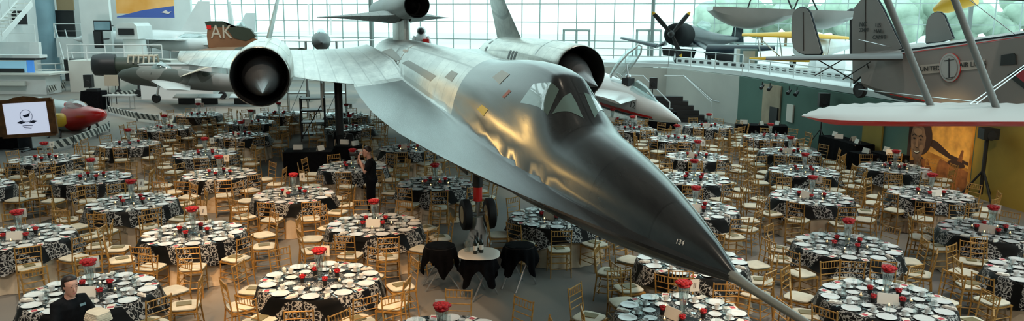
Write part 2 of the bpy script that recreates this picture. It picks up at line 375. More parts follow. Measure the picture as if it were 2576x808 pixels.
for u in (.105, .215): flat('eye', oval(u, .575, .022, .013), 'm_eye', 8); flat('eyebrow', [(u-.04, .615), (u, .645), (u+.04, .62), (u+.035, .608), (u, .628), (u-.035, .603)], 'm_eye', 8)
flat('nose', [(.148, .58), (.168, .58), (.182, .47), (.16, .455), (.135, .47)], 'm_lite', 8); flat('nose_shadow', [(.135, .468), (.16, .455), (.182, .468), (.17, .448), (.148, .445)], 'm_eye', 9)
flat('mouth', [(.10, .415), (.16, .395), (.225, .42), (.20, .375), (.16, .36), (.12, .375)], 'm_eye', 8); flat('smile', [(.11, .408), (.16, .392), (.215, .412), (.19, .385), (.16, .378), (.13, .385)], 'paper', 9)
# ---- left side: wall, gallery floor, column, stair
b = MB()
pL = onz(200, 215); pR = onz(300, 205)
Lw0 = Vector((-33.5, 58, 0)); 
b.box((-34.5, 24, 10), (.3, 78, 20), 'whitepaint'); struct('wall_left', b)
b = MB(); b.box((-31.0, 60.5, 7.5), (13.5, .3, 15), 'whitepaint', rz=-.12); struct('wall_4', b)
# upper gallery front panels and dark openings
def fbox(name, px0, py0, px1, py1, Y, t, m, **tg):
    """box facing the hall between two picture corners at distance Y"""
    a, c = at(px0, py0, Y), at(px1, py1, Y); bb = MB(); bb.box((0, t/2, 0), (abs(c.x-a.x), t, abs(a.z-c.z)), m)
    return bb.build(name, loc=((a.x+c.x)/2, Y, (a.z+c.z)/2), smooth=0, **tg)
S = dict(kind='structure')
fbox('trim_3', -60, 105, 100, 143, 50, .3, 'whitepaint', **S)
fbox('trim_4', 140, 95, 205, 145, 56, .3, 'whitepaint', **S)
fbox('wall_5', -60, 143, 95, 240, 52, .3, 'greywall', **S)
fbox('wall_6', 195, -30, 290, 210, 54, .3, 'whitepaint', **S)
fbox('door_3', 160, 150, 205, 204, 53.7, .1, 'black', **S)
fbox('door_4', 138, 26, 190, 92, 58, .1, 'black', **S)
fbox('door_5', 20, 26, 68, 64, 54, .1, 'black', **S)
M['tan'] = mat('tan_panel', (.30, .22, .12), .8)
fbox('trim_5', 138, -30, 186, 26, 57.8, .1, 'tan', **S)
p = onz(124, 205); rr = 28/1950*p.y*.99
b = MB(); b.lathe([(rr, 0), (rr, 15)], 'column', 28, c=(p.x, p.y, 0)); struct('column', b, smooth=40)
def tubes(name, segs, r, m, parent=None, **tg):
    bb = MB(); o0 = Vector(segs[0][0])
    for s_ in segs: bb.tube([Vector(q)-o0 for q in s_], r, m)
    return bb.build(name, parent, o0, **tg)
railing('railing', [at(18, 105, 49.6), at(90, 105, 49.6)], 1.05, 'white gallery railing at the upper left corner', 1.2)
railing('railing', [at(138, 96, 55.6), at(206, 96, 55.6)], 1.0, 'white gallery railing right of the blue column', 1.2)
def stair_flight(name, p0, p1, wv, label):
    """straight flight with stringer and handrail: p0 foot, p1 head, wv width vector"""
    t = empty(name, p0, label=label, cat='stairs'); P0 = Vector(p0); d = Vector(p1)-P0; wv = Vector(wv)
    n = max(4, int(abs(d.z)/.19)); st = MB()
    for i in range(n):
        c = d*((i+.5)/n); st.prism([c-wv/2+Vector((0, 0, 0))-d.xy.to_3d()*(.5/n), c-wv/2+d.xy.to_3d()*(.5/n), c+wv/2+d.xy.to_3d()*(.5/n), c+wv/2-d.xy.to_3d()*(.5/n)], (0, 0, .05), 'steel' if False else 'greywall')
    st.build('tread', t, smooth=0)
    for s_ in (-1, 1):
        o = wv/2*s_; MB().prism([o+Vector((0, 0, -.25)), o+d+Vector((0, 0, -.25)), o+d+Vector((0, 0, .12)), o+Vector((0, 0, .12))], wv.normalized()*.06, 'whitepaint').build('stringer', t, smooth=0)
        rl = MB(); rl.tube([o+Vector((0, 0, .95)), o+d+Vector((0, 0, .95))], .035, 'whitepaint')
        for k in range(5): q = o+d*(k/4); rl.tube([q, q+Vector((0, 0, .95))], .02, 'whitepaint')
        rl.build('handrail', t)
    return t
stair_flight('staircase', at(-15, 92, 46), at(62, 5, 49), (.3, 1.0, 0), 'white staircase climbing at the upper left corner')
stair_flight('staircase', at(176, 182, 55), at(152, 95, 58), (.15, .9, 0), 'white staircase right behind the blue column')
# display counter on the left
t = empty('display_counter', onz(40, 238)+Vector((0, 0, 0)), label='white exhibit counter with a blue lit screen at left edge', cat='counter')
o0 = t.location; Yc = o0.y
def lb(nm, x0, y0, x1, y1, dy, th, m, par=t, **tg):
    a, c = at(x0, y0, Yc+dy), at(x1, y1, Yc+dy); bb = MB(); bb.box((0, th/2, 0), (c.x-a.x, th, a.z-c.z), m)
    return bb.build(nm, par, Vector(((a.x+c.x)/2, Yc+dy, (a.z+c.z)/2))-par.location, 0, **tg)
M['screenblue'] = mat('blue_screen', (.03, .1, .25), .3, emit=((.05, .22, .6), .8)); M['screencyan'] = mat('pale_screen', (.2, .4, .5), .3, emit=((.25, .55, .7), .5))
lb('base', -40, 188, 118, 238, 0, 1.6, 'whitepaint'); lb('counter_top', -40, 184, 124, 190, -.3, 2.2, 'greywall')
lb('console', -40, 205, 60, 216, -.35, .3, 'greywall'); lb('upper_shelf', -40, 146, 88, 152, 0, 1.2, 'black')
sc_ = lb('screen', -40, 153, 66, 184, .4, .1, 'screencyan'); lb('screen', 66, 152, 86, 184, .35, .1, 'screenblue'); lb('screen_base', -40, 172, 60, 188, .2, .1, 'black')
lb('valance', -40, 138, 100, 146, .3, .8, 'whitepaint')
t = empty('guard_rail', onz(135, 225), label='white curved guard rail around the foot of the blue column', cat='railing')
p = onz(128, 205); c_ = Vector((p.x, p.y, 0)); t.location = c_
for z in (.55, 1.0, 1.4):
    MB().tube([(2.2*math.cos(a), 2.2*math.sin(a), z) for a in [PI*1.05+PI*.9*k/12 for k in range(13)]], .04, 'whitepaint').build('rail', t)
for k in range(5):
    a = PI*1.05+PI*.9*k/4; MB().tube([(2.2*math.cos(a), 2.2*math.sin(a), 0), (2.2*math.cos(a), 2.2*math.sin(a), 1.4)], .04, 'whitepaint').build('post', t)
# banner
a, c = at(285, -70, 49), at(440, 47, 49)
M['orange'] = mat('orange_banner', (.92, .42, .04), .7, var=.25, scale=.35, col2=(.95, .62, .25)); M['bblue'] = mat('banner_blue', (.06, .13, .45), .7)
t = empty('banner', (a.x, 49, c.z), label='huge orange and blue hanging banner with a white emblem', cat='banner')
w_, h_ = c.x-a.x, a.z-c.z
b = MB(); b.box((w_/2, 0, h_/2+.3), (w_, .04, h_-.6+.6), 'orange'); b.build('sheet', t, smooth=0)
b = MB(); b.prism([(.0, -.03, 0.05), (w_, -.03, 0.05), (w_, -.03, .78), (w_*.45, -.03, .5), (0, -.03, .1)], (0, .02, 0), 'bblue'); b.build('blue_band', t, smooth=0)
b = MB(); b.prism([(w_*.78, -.06, .38), (w_*.86, -.06, .52), (w_*.9, -.06, .40), (w_*.96, -.06, .45), (w_*.9, -.06, .27), (w_*.84, -.06, .33)], (0, .02, 0), 'white'); b.build('emblem', t, smooth=0)
# outside: distant trees, hangar strip, parked cars
M['tree'] = mat('hazed_foliage', (.42, .52, .43), .9, var=.3, scale=.25)  # foliage paled: the haze of overexposure is put into its colour
for k in range(16):
    px = 1800+k*60; Y = 150+random.uniform(-8, 8); p = at(px, 52, Y); hh = random.uniform(7, 12)
    t = empty('tree', (p.x, Y, -.07), label='distant green tree outside the glass wall, number %d from left' % (k+1), cat='tree', group='trees outside the glass wall')
    t['label'] = 'distant leafy green tree seen through the glass wall on the right'
    cr = MB()
    for j in range(7): cr.ball((random.uniform(-2.2, 2.2), random.uniform(-2, 2), hh*.6+random.uniform(-2, 2.5)), random.uniform(1.8, 3), 'tree', 10)
    cr.build('crown', t); MB().tube([(0, 0, 0), (0, 0, hh*.6)], .25, 'wood').build('trunk', t)
def car(px, py, Y, m, lab):
    p = at(px, py, Y); t = empty('car', (p.x, Y, -.07), random.uniform(-.3, .3), label=lab, cat='car')
    bd = MB(); prof = [(-2.1, .35), (-2.1, .8), (-1.3, .95), (-.8, 1.4), (.7, 1.42), (1.2, .98), (2.1, .85), (2.15, .35)]
    bd.prism([(x, 0, z) for x, z in prof], (0, 1.7, 0), m); bd.build('body', t, smooth=30)
    MB().prism([(-1.2, 0, .97), (-.76, 0, 1.34), (.66, 0, 1.36), (1.08, 0, .99)], (0, 1.74, 0), 'black').build('window', t, smooth=0)
    for x in (-1.35, 1.35):
        for y in (-.8, .8): MB().lathe([(.32, -.1), (.32, .1)], 'rubber', 14, ax=(0, 1, 0)).build('wheel', t, (x, y, .33))
car(1492, 140, 62, 'black', 'small dark parked car outside, beside the glass doors'); car(1375, 140, 66, 'whitepaint', 'pale parked car outside behind the right engine')
car(1590, 140, 64, 'navy', 'dark blue parked car outside, left of the navy propeller fighter')
# ================================================================ BANQUET
def make_chair(parts=True):
    W, D, SH, BH = .185, .19, .45, .92                        # half width, half depth; faces +Y
    t = empty('banquet_chair')
    leg = lambda x, y, x2, y2: MB().tube([(x2, y2, 0), ((x+x2)/2, (y+y2)/2, SH*.5), (x, y, SH)], [.011, .013, .013], 'gold', 6)
    L = [leg(s*W, f*D, s*(W+.008), f*(D+(.05 if f < 0 else .01))) for s in (-1, 1) for f in (-1, 1)]
    st = MB()
    for z in (.16, .27):
        for s in (-1, 1):
            st.tube([(s*W, -D, z), (s*W, D, z)], .008, 'gold', 5, False); 
        st.tube([(-W, D, z), (W, D, z)], .008, 'gold', 5, False); st.tube([(-W, -D, z), (W, -D, z)], .008, 'gold', 5, False)
    seat = MB().box((0, 0, SH), (2*W+.03, 2*D+.03, .028), 'gold')
    bk = MB(); rec = lambda z: -D-(z-SH)*.13
    for s in (-1, 1): bk.tube([(s*W, rec(SH), SH), (s*W, rec(.7), .7), (s*(W+.004), rec(BH), BH+.01)], .012, 'gold', 6)
    for z in (BH-.015, .80, .71, .61): bk.tube([(-W, rec(z), z), (W, rec(z), z)], .0105 if z > .9 else .008, 'gold', 5, False)
    for k in range(6):
        x = -W+2*W*(k+1)/7; bk.tube([(x, rec(.80), .80), (x, rec(BH-.015), BH-.015)], .0065, 'gold', 4, False)
    cu = MB(); c0 = SH+.014
    def rr(w, z): return [(w*(abs(math.cos(a))**.45)*(1 if math.cos(a) > 0 else -1), w*(abs(math.sin(a))**.45)*(1 if math.sin(a) > 0 else -1), z) for a in [2*PI*(k+.5)/20 for k in range(20)]]
    cu.rings([rr(.185, c0), rr(.205, c0+.015), rr(.205, c0+.035), rr(.17, c0+.052)], 'cushion')
    if not parts:
        a = MB()
        for q in L+[st, seat, bk, cu]:
            for k, mname in enumerate(q.mats):
                a.add(q.v, [f for f, mm in zip(q.f, q.m) if mm == k], mname)
        bpy.data.objects.remove(t); o = a.build('banquet_chair'); return o
    for q in L: q.build('leg', t)
    st.build('stretcher', t); seat.build('seat', t, smooth=0); bk.build('backrest', t); cu.build('cushion', t, label='ivory seat cushion', smooth=60)
    return t
R = .915; TH = .76
# name: picture centre of table top, descriptor
TAB = [
 (230, 737, 'table beside the waitress'), (805, 705, 'front table left of the black trays'),
 (50, 597, 'table at left edge above the waitress'), (487, 588, 'fourth table down from the framed screen'),
 (333, 510, 'third table down from the framed screen'), (232, 449, 'second table down from the framed screen'),
 (740, 491, 'fourth table down from the striped barricade'), (553, 440, 'third table down from the striped barricade'),
 (942, 566, 'large table just below the photographer'), (115, 402, 'table just below the framed screen'),
 (517, 389, 'second table down from the striped barricade'), (325, 364, "table at the striped barricade's lower corner"),
 (415, 324, 'table right beside the long striped barricade'), (500, 290, 'farthest table below the camouflage jet'),
 (608, 342, 'table below the black engine inlet'), (702, 288, 'far table lower right of engine inlet'),
 (632, 309, 'far table straight below the engine inlet'), (872, 292, 'farthest table behind the main gear'),
 (880, 323, 'second table behind the main gear'), (888, 421, "table at the photographer's elbow"),
 (1028, 375, "table under the big jet's chine"), (1095, 463, 'table just left of the nose wheels'),
 (1395, 548, 'table right of the nose wheels'), (1740, 657, "table under the big jet's nose tip"),
 (1717, 797, 'front table below the pitot boom'), (1112, 862, 'table cut by the bottom edge, centre'),
 (2228, 755, 'biggest table at lower right'), (2130, 620, 'first table above the biggest right one'),
 (2041, 497, 'second table above the biggest right one'), (2022, 432, 'third table above the biggest right one'),
 (1986, 384, 'fourth table above the biggest right one'), (1937, 347, 'fifth table above the biggest right one'),
 (2340, 490, 'table before the amber mural'), (2250, 424, "table left of the mural's foot"),
 (2492, 582, 'table at right edge below the mural'), (2645, 692, 'table cut off by lower right edge'),
 (1748, 527, 'nearest table behind the nose ridge'), (1745, 451, 'second table behind the nose ridge'),
 (1753, 396, 'third table behind the nose ridge'), (1702, 351, 'fourth table behind the nose ridge'),
 (1782, 319, 'table in front of the black stairs'), (1590, 326, "table by the white jet's stripe"),
 (1540, 305, "farthest table under the white jet"), (-75, 470, 'table mostly beyond the left edge'),
]
SEATS = ['front', 'front-right', 'right-front', 'right-rear', 'rear-right', 'rear', 'rear-left', 'left-rear', 'left-front', 'front-left']
def in_view(p, z0=0, z1=.9, mg=12):
    ok = False
    for z in (z0, z1):
        x, y, d = proj((p[0], p[1], z)); ok |= (-mg < x < 2576+mg and -mg < y < 808+mg and d > 0)
    return ok
NOSEPOLY = [(1850, 708), (1650, 629), (1350, 509), (1125, 404), (1000, 340), (940, 290), (890, 215), (960, 100), (1400, 180), (1560, 325), (1690, 420), (1780, 545), (1865, 700)]
def hidden(p, z=.8):
    x, y, _ = proj((p[0], p[1], z)); c = False
    for (a, b_), (c_, d) in zip(NOSEPOLY, NOSEPOLY[1:]+NOSEPOLY[:1]):
        if (b_ > y) != (d > y) and x < (c_-a)*(y-b_)/(d-b_)+a: c = not c
    return c
# prototypes -------------------------------------------------------------------
proto_chair = make_chair(); proto_far = make_chair(False)
def overlay_mb(seed):
    rnd = random.Random(seed); nph = 96; ph0 = 0; b = MB(); pts = []
    folds = [(rnd.uniform(0, 6.3), rnd.choice((9, 11, 13))) for _ in range(3)]
    radii = [0.02, .3, .6, .8, R-.01]
    def drop(a): return .25+.15*abs(math.cos(2*a))**3+.02*math.sin(7*a)
    rs = []
    for r in radii: rs.append([(r*math.cos(a), r*math.sin(a), .006) for a in [2*PI*k/nph for k in range(nph)]])
    for i in range(1, 8):
        t = i/7; ring = []
        for k in range(nph):
            a = 2*PI*k/nph; w = sum(math.sin(n*a+p) for p, n in folds)/3
            rr = R+.012+(.018+.10*t)*t*(.55+.75*w)+.03*t
            ring.append((max(R+.012, rr)*math.cos(a), max(R+.012, rr)*math.sin(a), .006-.012-drop(a)*t*(.97+.03*w)))
        rs.append(ring)
    return b.rings(rs, 'damask', caps=False)
def skirt_mb(seed):
    rnd = random.Random(seed); nph = 120; rs = []; p1 = rnd.uniform(0, 6)
    for i in range(9):
        t = i/8; ring = []
        for k in range(nph):
            a = 2*PI*k/nph; w = math.sin(23*a+p1)*.6+math.sin(15*a+2*p1)*.4
            rr = R-.006+.10*t*t+.035*t*w; ring.append((rr*math.cos(a), rr*math.sin(a), -.004-(TH-.012)*t))
        rs.append(ring)
    b = MB(); b.rings([[(x*.02, y*.02, -.003) for x, y, z in rs[0]]]+rs, 'ivory', caps=False); return b
overlays = [overlay_mb(k).mesh('overlay_cloth', 60) for k in range(3)]; skirts = [skirt_mb(k).mesh('tablecloth', 60) for k in range(3)]
def obj(name, me, loc, rz=0, parent=None, **t):
    o = bpy.data.objects.new(name, me); COL.objects.link(o); o.location = loc; o.rotation_euler = (0, 0, rz)
    if parent: o.parent = parent
    return tag(o, **t)
proto_table = empty('banquet_table')
MB().lathe([(.9, -.03), (.905, -.02), (.905, -.012)], 'wood', 40).build('tabletop', proto_table, (0, 0, TH))
for k in range(4):
    a = PI/4+k*PI/2; MB().tube([(.55*math.cos(a), .55*math.sin(a), 0), (.5*math.cos(a), .5*math.sin(a), TH-.03)], .016, 'steel').build('leg', proto_table)
# tableware meshes (origin on the cloth)
plate_me = MB().lathe([(.001, .004), (.055, .004), (.078, .006), (.128, .018), (.132, .017), (.08, .0), (.001, 0)], 'white', 24, caps=False).mesh('dinner_plate', 50)
bread_me = MB().lathe([(.001, .004), (.045, .004), (.088, .013), (.092, .012), (.05, 0), (.001, 0)], 'white', 18, caps=False).mesh('bread_plate', 50)
saucer_me = MB().lathe([(.001, .004), (.03, .004), (.072, .014), (.075, .013), (.04, 0), (.001, 0)], 'white', 18, caps=False).mesh('saucer', 50)
cb = MB().lathe([(.001, .004), (.022, .004), (.036, .03), (.042, .062), (.044, .062), (.039, .028), (.024, 0), (.001, 0)], 'white', 16, caps=False)
cup_me = cb.mesh('teacup', 50); hd_me = MB().tube([(.038, 0, .05), (.058, 0, .05), (.062, 0, .03), (.036, 0, .02)], .004, 'white', 5).mesh('cup_handle')
gl_me = MB().lathe([(.001, .003), (.032, .003), (.006, .01), (.005, .075), (.02, .09), (.036, .125), (.033, .175)], 'glass', 14, caps=False).mesh('wine_glass', 60)
tum_me = MB().lathe([(.001, .004), (.028, .004), (.034, .12), (.032, .12), (.026, .008), (.001, .008)], 'glass', 14, caps=False).mesh('drinking_tumbler', 60)
mc = MB().box((0, 0, .002), (.10, .19, .003), 'paper'); menu_me = mc.mesh('menu_card', 0)
mp_me = MB().box((0, -.03, .0042), (.078, .07, .001), 'redprint').mesh('red_picture', 0)
fk = MB().box((0, -.02, .003), (.007, .13, .003), 'steel').box((0, .06, .004), (.022, .012, .003), 'steel')
for k in range(4): fk.box((-.0085+k*.0057, .083, .004), (.003, .04, .003), 'steel')
fork_me = fk.mesh('fork', 0); knife_me = MB().box((0, -.05, .003), (.011, .09, .004), 'steel').prism([(-.006, -.005, .003), (.008, -.005, .003), (.008, .10, .003), (0, .115, .003), (-.006, .09, .003)], (0, 0, .002), 'steel').mesh('knife', 0)
nap = MB()
nap.rings([[(.10*math.cos(a)*(1+.15*math.sin(3*a)), .035*math.sin(a), 0) for a in [2*PI*k/12 for k in range(12)]], [(.085*math.cos(a), .03*math.sin(a), .03+.008*math.sin(5*a)) for a in [2*PI*k/12 for k in range(12)]]], 'paper'); nap_me = nap.mesh('napkin', 40)
# centrepiece
def rosecluster(r, n, seed):
    rnd = random.Random(seed); b = MB()
    b.ball((0, 0, 0), r*.8, 'rose', 10, (1, 1, .62))
    for k in range(n):
        a = k*2.4; rr = r*.78*math.sqrt(k/n); z = r*.55*math.sqrt(max(0, 1-(rr/r)**2))
        c = Vector((rr*math.cos(a), rr*math.sin(a), z)); s = r*.30
        b.ball(c, s, 'rose', 8, (1, 1, .8))
        b.lathe([(s*.9, -.2*s), (s*1.0, .3*s), (s*.7, .9*s), (s*.45, .7*s)], 'rose', 7, c=c, caps=False)
    return b
vase_me = MB().lathe([(.001, .01), (.055, .01), (.055, .0), (.035, .012), (.032, .06), (.045, .2), (.085, .42), (.082, .42), (.03, .06), (.001, .05)], 'vaseglass', 18, caps=False).mesh('glass_vase', 60)
bqm = rosecluster(.12, 18, 1); bqm.v = [(x, y, z*.7) for x, y, z in bqm.v]; bq_me = bqm.mesh('rose_bouquet', 60)
sc_me = MB().lathe([(.001, 0), (.03, 0), (.036, .07), (.033, .07), (.027, .008)], 'black', 12, caps=False).mesh('cup_vase', 60); sr_me = rosecluster(.055, 9, 2).mesh('rose_head', 60)
cd_me = MB().lathe([(.001, 0), (.028, 0), (.034, .055), (.03, .055), (.026, .02), (.001, .02)], 'glass', 12, caps=False).mesh('votive_cup', 60)
M['flame'] = mat('candle_flame', (1, .6, .2), .5, emit=((1, .55, .18), 8.)); wax_me = MB().lathe([(.022, .008), (.022, .03)], 'ivory', 10).mesh('wax'); fl_me = MB().ball((0, 0, .045), .008, 'flame', 6, (1, 1, 1.8)).mesh('flame')
tn_b = MB().box((0, 0, .0), (.13, .006, .17), 'paper'); tn_me = tn_b.mesh('card', 0); ts_me = MB().tube([(0, 0, 0), (0, 0, .32)], .003, 'steel', 5).lathe([(.035, 0), (.035, .005)], 'steel', 12).mesh('stand')
tnn_me = MB().box((-.012, -.005, .0), (.01, .003, .07), 'black').box((.012, -.005, 0), (.01, .003, .07), 'black').mesh('numeral', 0)
fol = MB(); fol.prism([(-.14, -.045, 0), (.14, -.045, 0), (.14, 0, .15), (-.14, 0, .15)], (0, .003, 0), 'paper').prism([(-.14, .05, 0), (.14, .05, 0), (.14, .003, .15), (-.14, .003, .15)], (0, .003, 0), 'paper'); fol_me = fol.mesh('tent_card', 0)
items = {k: [] for k in ('banquet_chair', 'dinner_plate', 'bread_plate', 'saucer', 'teacup', 'wine_glass', 'drinking_tumbler', 'menu_card', 'fork', 'knife', 'napkin')}
ITEM = {'dinner_plate': (plate_me, 'white dinner plate', 'plate'), 'bread_plate': (bread_me, 'small white bread plate', 'plate'), 'saucer': (saucer_me, 'white saucer', 'saucer'), 'teacup': (cup_me, 'white teacup', 'cup'),
        'wine_glass': (gl_me, 'clear stemmed glass', 'glass'), 'drinking_tumbler': (tum_me, 'clear water tumbler', 'glass'), 'menu_card': (menu_me, 'white menu card with red picture', 'card'), 'fork': (fork_me, 'steel fork', 'fork'), 'knife': (knife_me, 'steel knife', 'knife'), 'napkin': (nap_me, 'rolled pale napkin', 'napkin')}
tabs = []
def blocked(p):
    for (x, y, r) in AVOID:
        if (p.x-x)**2+(p.y-y)**2 < r*r: return True
    return False
AVOID = []
def av(p, r): AVOID.append((p.x, p.y, r))
av(at(170, 760, 8.95), .55); av(at(933, 450, 17.9), .5)
for q_ in ((845, 300), (752, 296), (790, 352)): av(onz(*q_), .95)
_n, _t = at(1712, 306, 29.5), at(1462, 205, 34.5)
for k in range(12): av(_n.lerp(_t, k/11), .55+.6*k/11)
_o = onz(1858, 705, 2.35); _b = Vector((-math.sin(math.radians(15.5)), math.cos(math.radians(15.5)), 0)); _l = Vector((_b.y, -_b.x, 0))
av(_o+_b*9.5-_l*.3, .75)
for s_ in (-1, 1): av(_o+_b*20.6+_l*2.55*s_, 1.0)
for q_ in ((1107, 617), (1307, 616), (1205, 636)): av(onz(*q_, .78), .55)
for q_ in ((778, 378), (880, 365), (2128, 352), (2236, 386), (1914, 314)): av(onz(*q_, .76), .9)
for ti, (px, py, D) in enumerate(TAB):
    c = onz(px, py, TH); c.z = 0; dist = c.length; rnd = random.Random(100+ti); rot = rnd.uniform(0, 6.3)
    tb = clone(proto_table, None, c, rot, label='round banquet table under cloths, '+D if not D.startswith(('table', 'front table')) else 'round banquet table under cloths: '+D, cat='table', group='round banquet tables') if ti else proto_table
    if not ti: tb.location = c; tag(tb, 'round banquet table under cloths: '+D, 'table', 'round banquet tables')
    obj('tablecloth', skirts[ti % 3], (c.x, c.y, TH), rot, label='ivory floor-length cloth under '+D, cat='tablecloth', group='ivory tablecloths')
    obj('overlay_cloth', overlays[ti % 3], (c.x, c.y, TH), rot+1, label='black and white patterned cloth on '+D, cat='tablecloth', group='patterned overlay cloths')
    a_cam = math.atan2(-c.y, -c.x); off = rnd.uniform(-.3, .3)
    for k in range(10):
        sp = SEATS[k]; a = a_cam+off+k*2*PI/10; ca, sa = math.cos(a), math.sin(a)
        def pl(r, t, z=TH+.008): return Vector((c.x+r*ca-t*sa, c.y+r*sa+t*ca, z))
        ri = a+PI/2                                   # object -y axis points outward to the guest
        j = lambda s=.02: rnd.uniform(-s, s)
        cr = 1.13+rnd.uniform(-.04, .16)+(.0 if rnd.random() < .8 else .15)
        if not blocked(pl(cr0 := 1.18, 0, 0)): items['banquet_chair'].append((pl(cr, j(.04), 0), ri+j(.22), sp, D, dist, ti, k))
        near = dist < 24
        items['dinner_plate'].append((pl(.768+j(.004), j(.01)), rnd.uniform(0, 6), sp, D, dist, ti, k))
        items['bread_plate'].append((pl(.462+j(.005), .03+j()), 0, sp, D, dist, ti, k))
        s_ = pl(.595+j(.01), -.165+j(.01)); items['saucer'].append((s_, 0, sp, D, dist, ti, k)); items['teacup'].append((s_+Vector((0, 0, .0045)), rnd.uniform(0, 6), sp, D, dist, ti, k))
        items['wine_glass'].append((pl(.60+j(.01), .10+j(.01)), 0, sp, D, dist, ti, k)); items['drinking_tumbler'].append((pl(.594, .01), 0, sp, D, dist, ti, k))
        if (k+ti) % 3 != 1: items['menu_card'].append((pl(.77, .238), ri+j(.25), sp, D, dist, ti, k))
        else: items['napkin'].append((pl(.77, .238, TH+.009), ri+1.45+j(.2), sp, D, dist, ti, k))
        if near:
            items['fork'].append((pl(.76, .163), ri+PI+j(.1), sp, D, dist, ti, k)); items['knife'].append((pl(.76, -.155), ri+PI+j(.1), sp, D, dist, ti, k))
    # centre
    z0 = TH+.008; v = c+Vector((0, 0, z0))
    fv = empty('flower_vase', v, label='tall glass vase topped with red roses on '+D, cat='flowers', group='tall rose vases')
    obj('glass_vase', vase_me, (0, 0, 0), parent=fv); obj('rose_bouquet', bq_me, (0, 0, .44), rot, fv, label='red rose bouquet')
    for k in range(4):
        a = rot+k*PI/2; q = c+Vector((.27*math.cos(a), .27*math.sin(a), z0))
        u = empty('rose_cup', q, label='small black cup of red roses on '+D, cat='flowers', group='rose cups on the '+D)
        obj('cup', sc_me, (0, 0, 0), parent=u); obj('rose_head', sr_me, (0, 0, .085), k, u)
        a += PI/4; q = c+Vector((.33*math.cos(a), .33*math.sin(a), z0))
        if dist < 26:
            u = empty('votive_candle', q, label='lit votive candle in glass on '+D, cat='candle', group='votives on the '+D)
            obj('cup', cd_me, (0, 0, 0), parent=u); obj('wax', wax_me, (0, 0, 0), parent=u); obj('flame', fl_me, (0, 0, 0), parent=u)
    qa = rot+PI/4+(PI/2)*round((math.radians(60)-rot-PI/4)/(PI/2)); q = c+Vector((.20*math.cos(qa), .20*math.sin(qa), z0)); u = empty('table_number', q, math.atan2(c.y, c.x)-PI/2+rnd.uniform(-.5, .5), label='white number card on thin stand on '+D, cat='sign', group='table number cards')
    obj('stand', ts_me, (0, 0, 0), parent=u); cd = obj('card', tn_me, (0, 0, .40), parent=u); obj('numeral', tnn_me, (0, 0, 0), parent=cd)
    if ti % 2 == 0: obj('tent_card', fol_me, (c.x-.165*math.cos(qa), c.y-.165*math.sin(qa), z0), qa+PI/2, label='cream folded tent card standing on '+D, cat='card', group='tent cards')
def place_kind(kind, cap, capfull=10**6):
    L = [x for x in items[kind] if in_view(x[0])]; L.sort(key=lambda x: x[4]*(1.6 if hidden(x[0]) else 1))
    return L[:cap], L[cap:]
# chairs
near, rest = place_kind('banquet_chair', 300)
bk_me = MB().box((0, .01, .524), (.16, .21, .014), 'booklet').mesh('programme_booklet', 0)
def chair_label(sp, D): return 'gold ivory-cushioned chair, %s seat of %s' % (sp, D)
for i, (p, rz, sp, D, dist, ti, k) in enumerate(near):
    full = dist < 18.5
    src = proto_chair if full else proto_far
    clone(src, None, p, rz, label=chair_label(sp, D), cat='chair', group='gold banquet chairs')
    if dist < 19 and (k+ti) % 3: obj('programme_booklet', bk_me, p, rz+.15, label='olive booklet on %s seat of %s' % (sp, D), cat='booklet', group='programme booklets')
def stuffed(name, me_v, L, label, cat):
    """the remaining repeats of a kind as one object"""
    if not L: return
    co = np.empty(len(me_v.vertices)*3); me_v.vertices.foreach_get('co', co); co = co.reshape(-1, 3)
    fs = [tuple(p.vertices) for p in me_v.polygons]; mi = [p.material_index for p in me_v.polygons]; V = []; Fc = []; Mi = []
    for (p, rz, *_) in L:
        c_, s_ = math.cos(rz), math.sin(rz); b0 = len(V)
        V += [(p[0]+x*c_-y*s_, p[1]+x*s_+y*c_, p[2]+z) for x, y, z in co]; Fc += [tuple(b0+i for i in f) for f in fs]; Mi += mi
    me = bpy.data.meshes.new(name); me.from_pydata(V, [], Fc); me.polygons.foreach_set('material_index', Mi)
    for m in me_v.materials: me.materials.append(m)
    me.polygons.foreach_set('use_smooth', [True]*len(me.polygons)); me.set_sharp_from_angle(angle=.7)
    o = bpy.data.objects.new(name, me); COL.objects.link(o); tag(o, label, cat, kind='stuff')
stuffed('banquet_chair', proto_far.data, rest, 'farther gold chairs, mostly hidden behind tables and the big jet', 'chair')
for o in [proto_chair, *proto_chair.children, proto_far]: bpy.data.objects.remove(o)
for kind, (me, lab, cat) in ITEM.items():
    nearL, restL = place_kind(kind, {'fork': 110, 'knife': 110, 'drinking_tumbler': 200, 'menu_card': 200, 'napkin': 100}.get(kind, 260) if kind in ('fork', 'knife') else 300)
    if kind in ('fork', 'knife'): restL = []
    for (p, rz, sp, D, dist, ti, k) in nearL:
        o = obj(kind, me, p, rz, label='%s, %s seat, %s' % (lab, sp, D), cat=cat, group=lab+'s')
        if kind == 'menu_card': obj('red_picture', mp_me, (0, 0, 0), parent=o)
        if kind == 'teacup' and dist < 16: obj('cup_handle', hd_me, (0, 0, 0), parent=o)
    stuffed(kind, me, restL, 'remaining far %ss on the distant tables' % lab, cat)
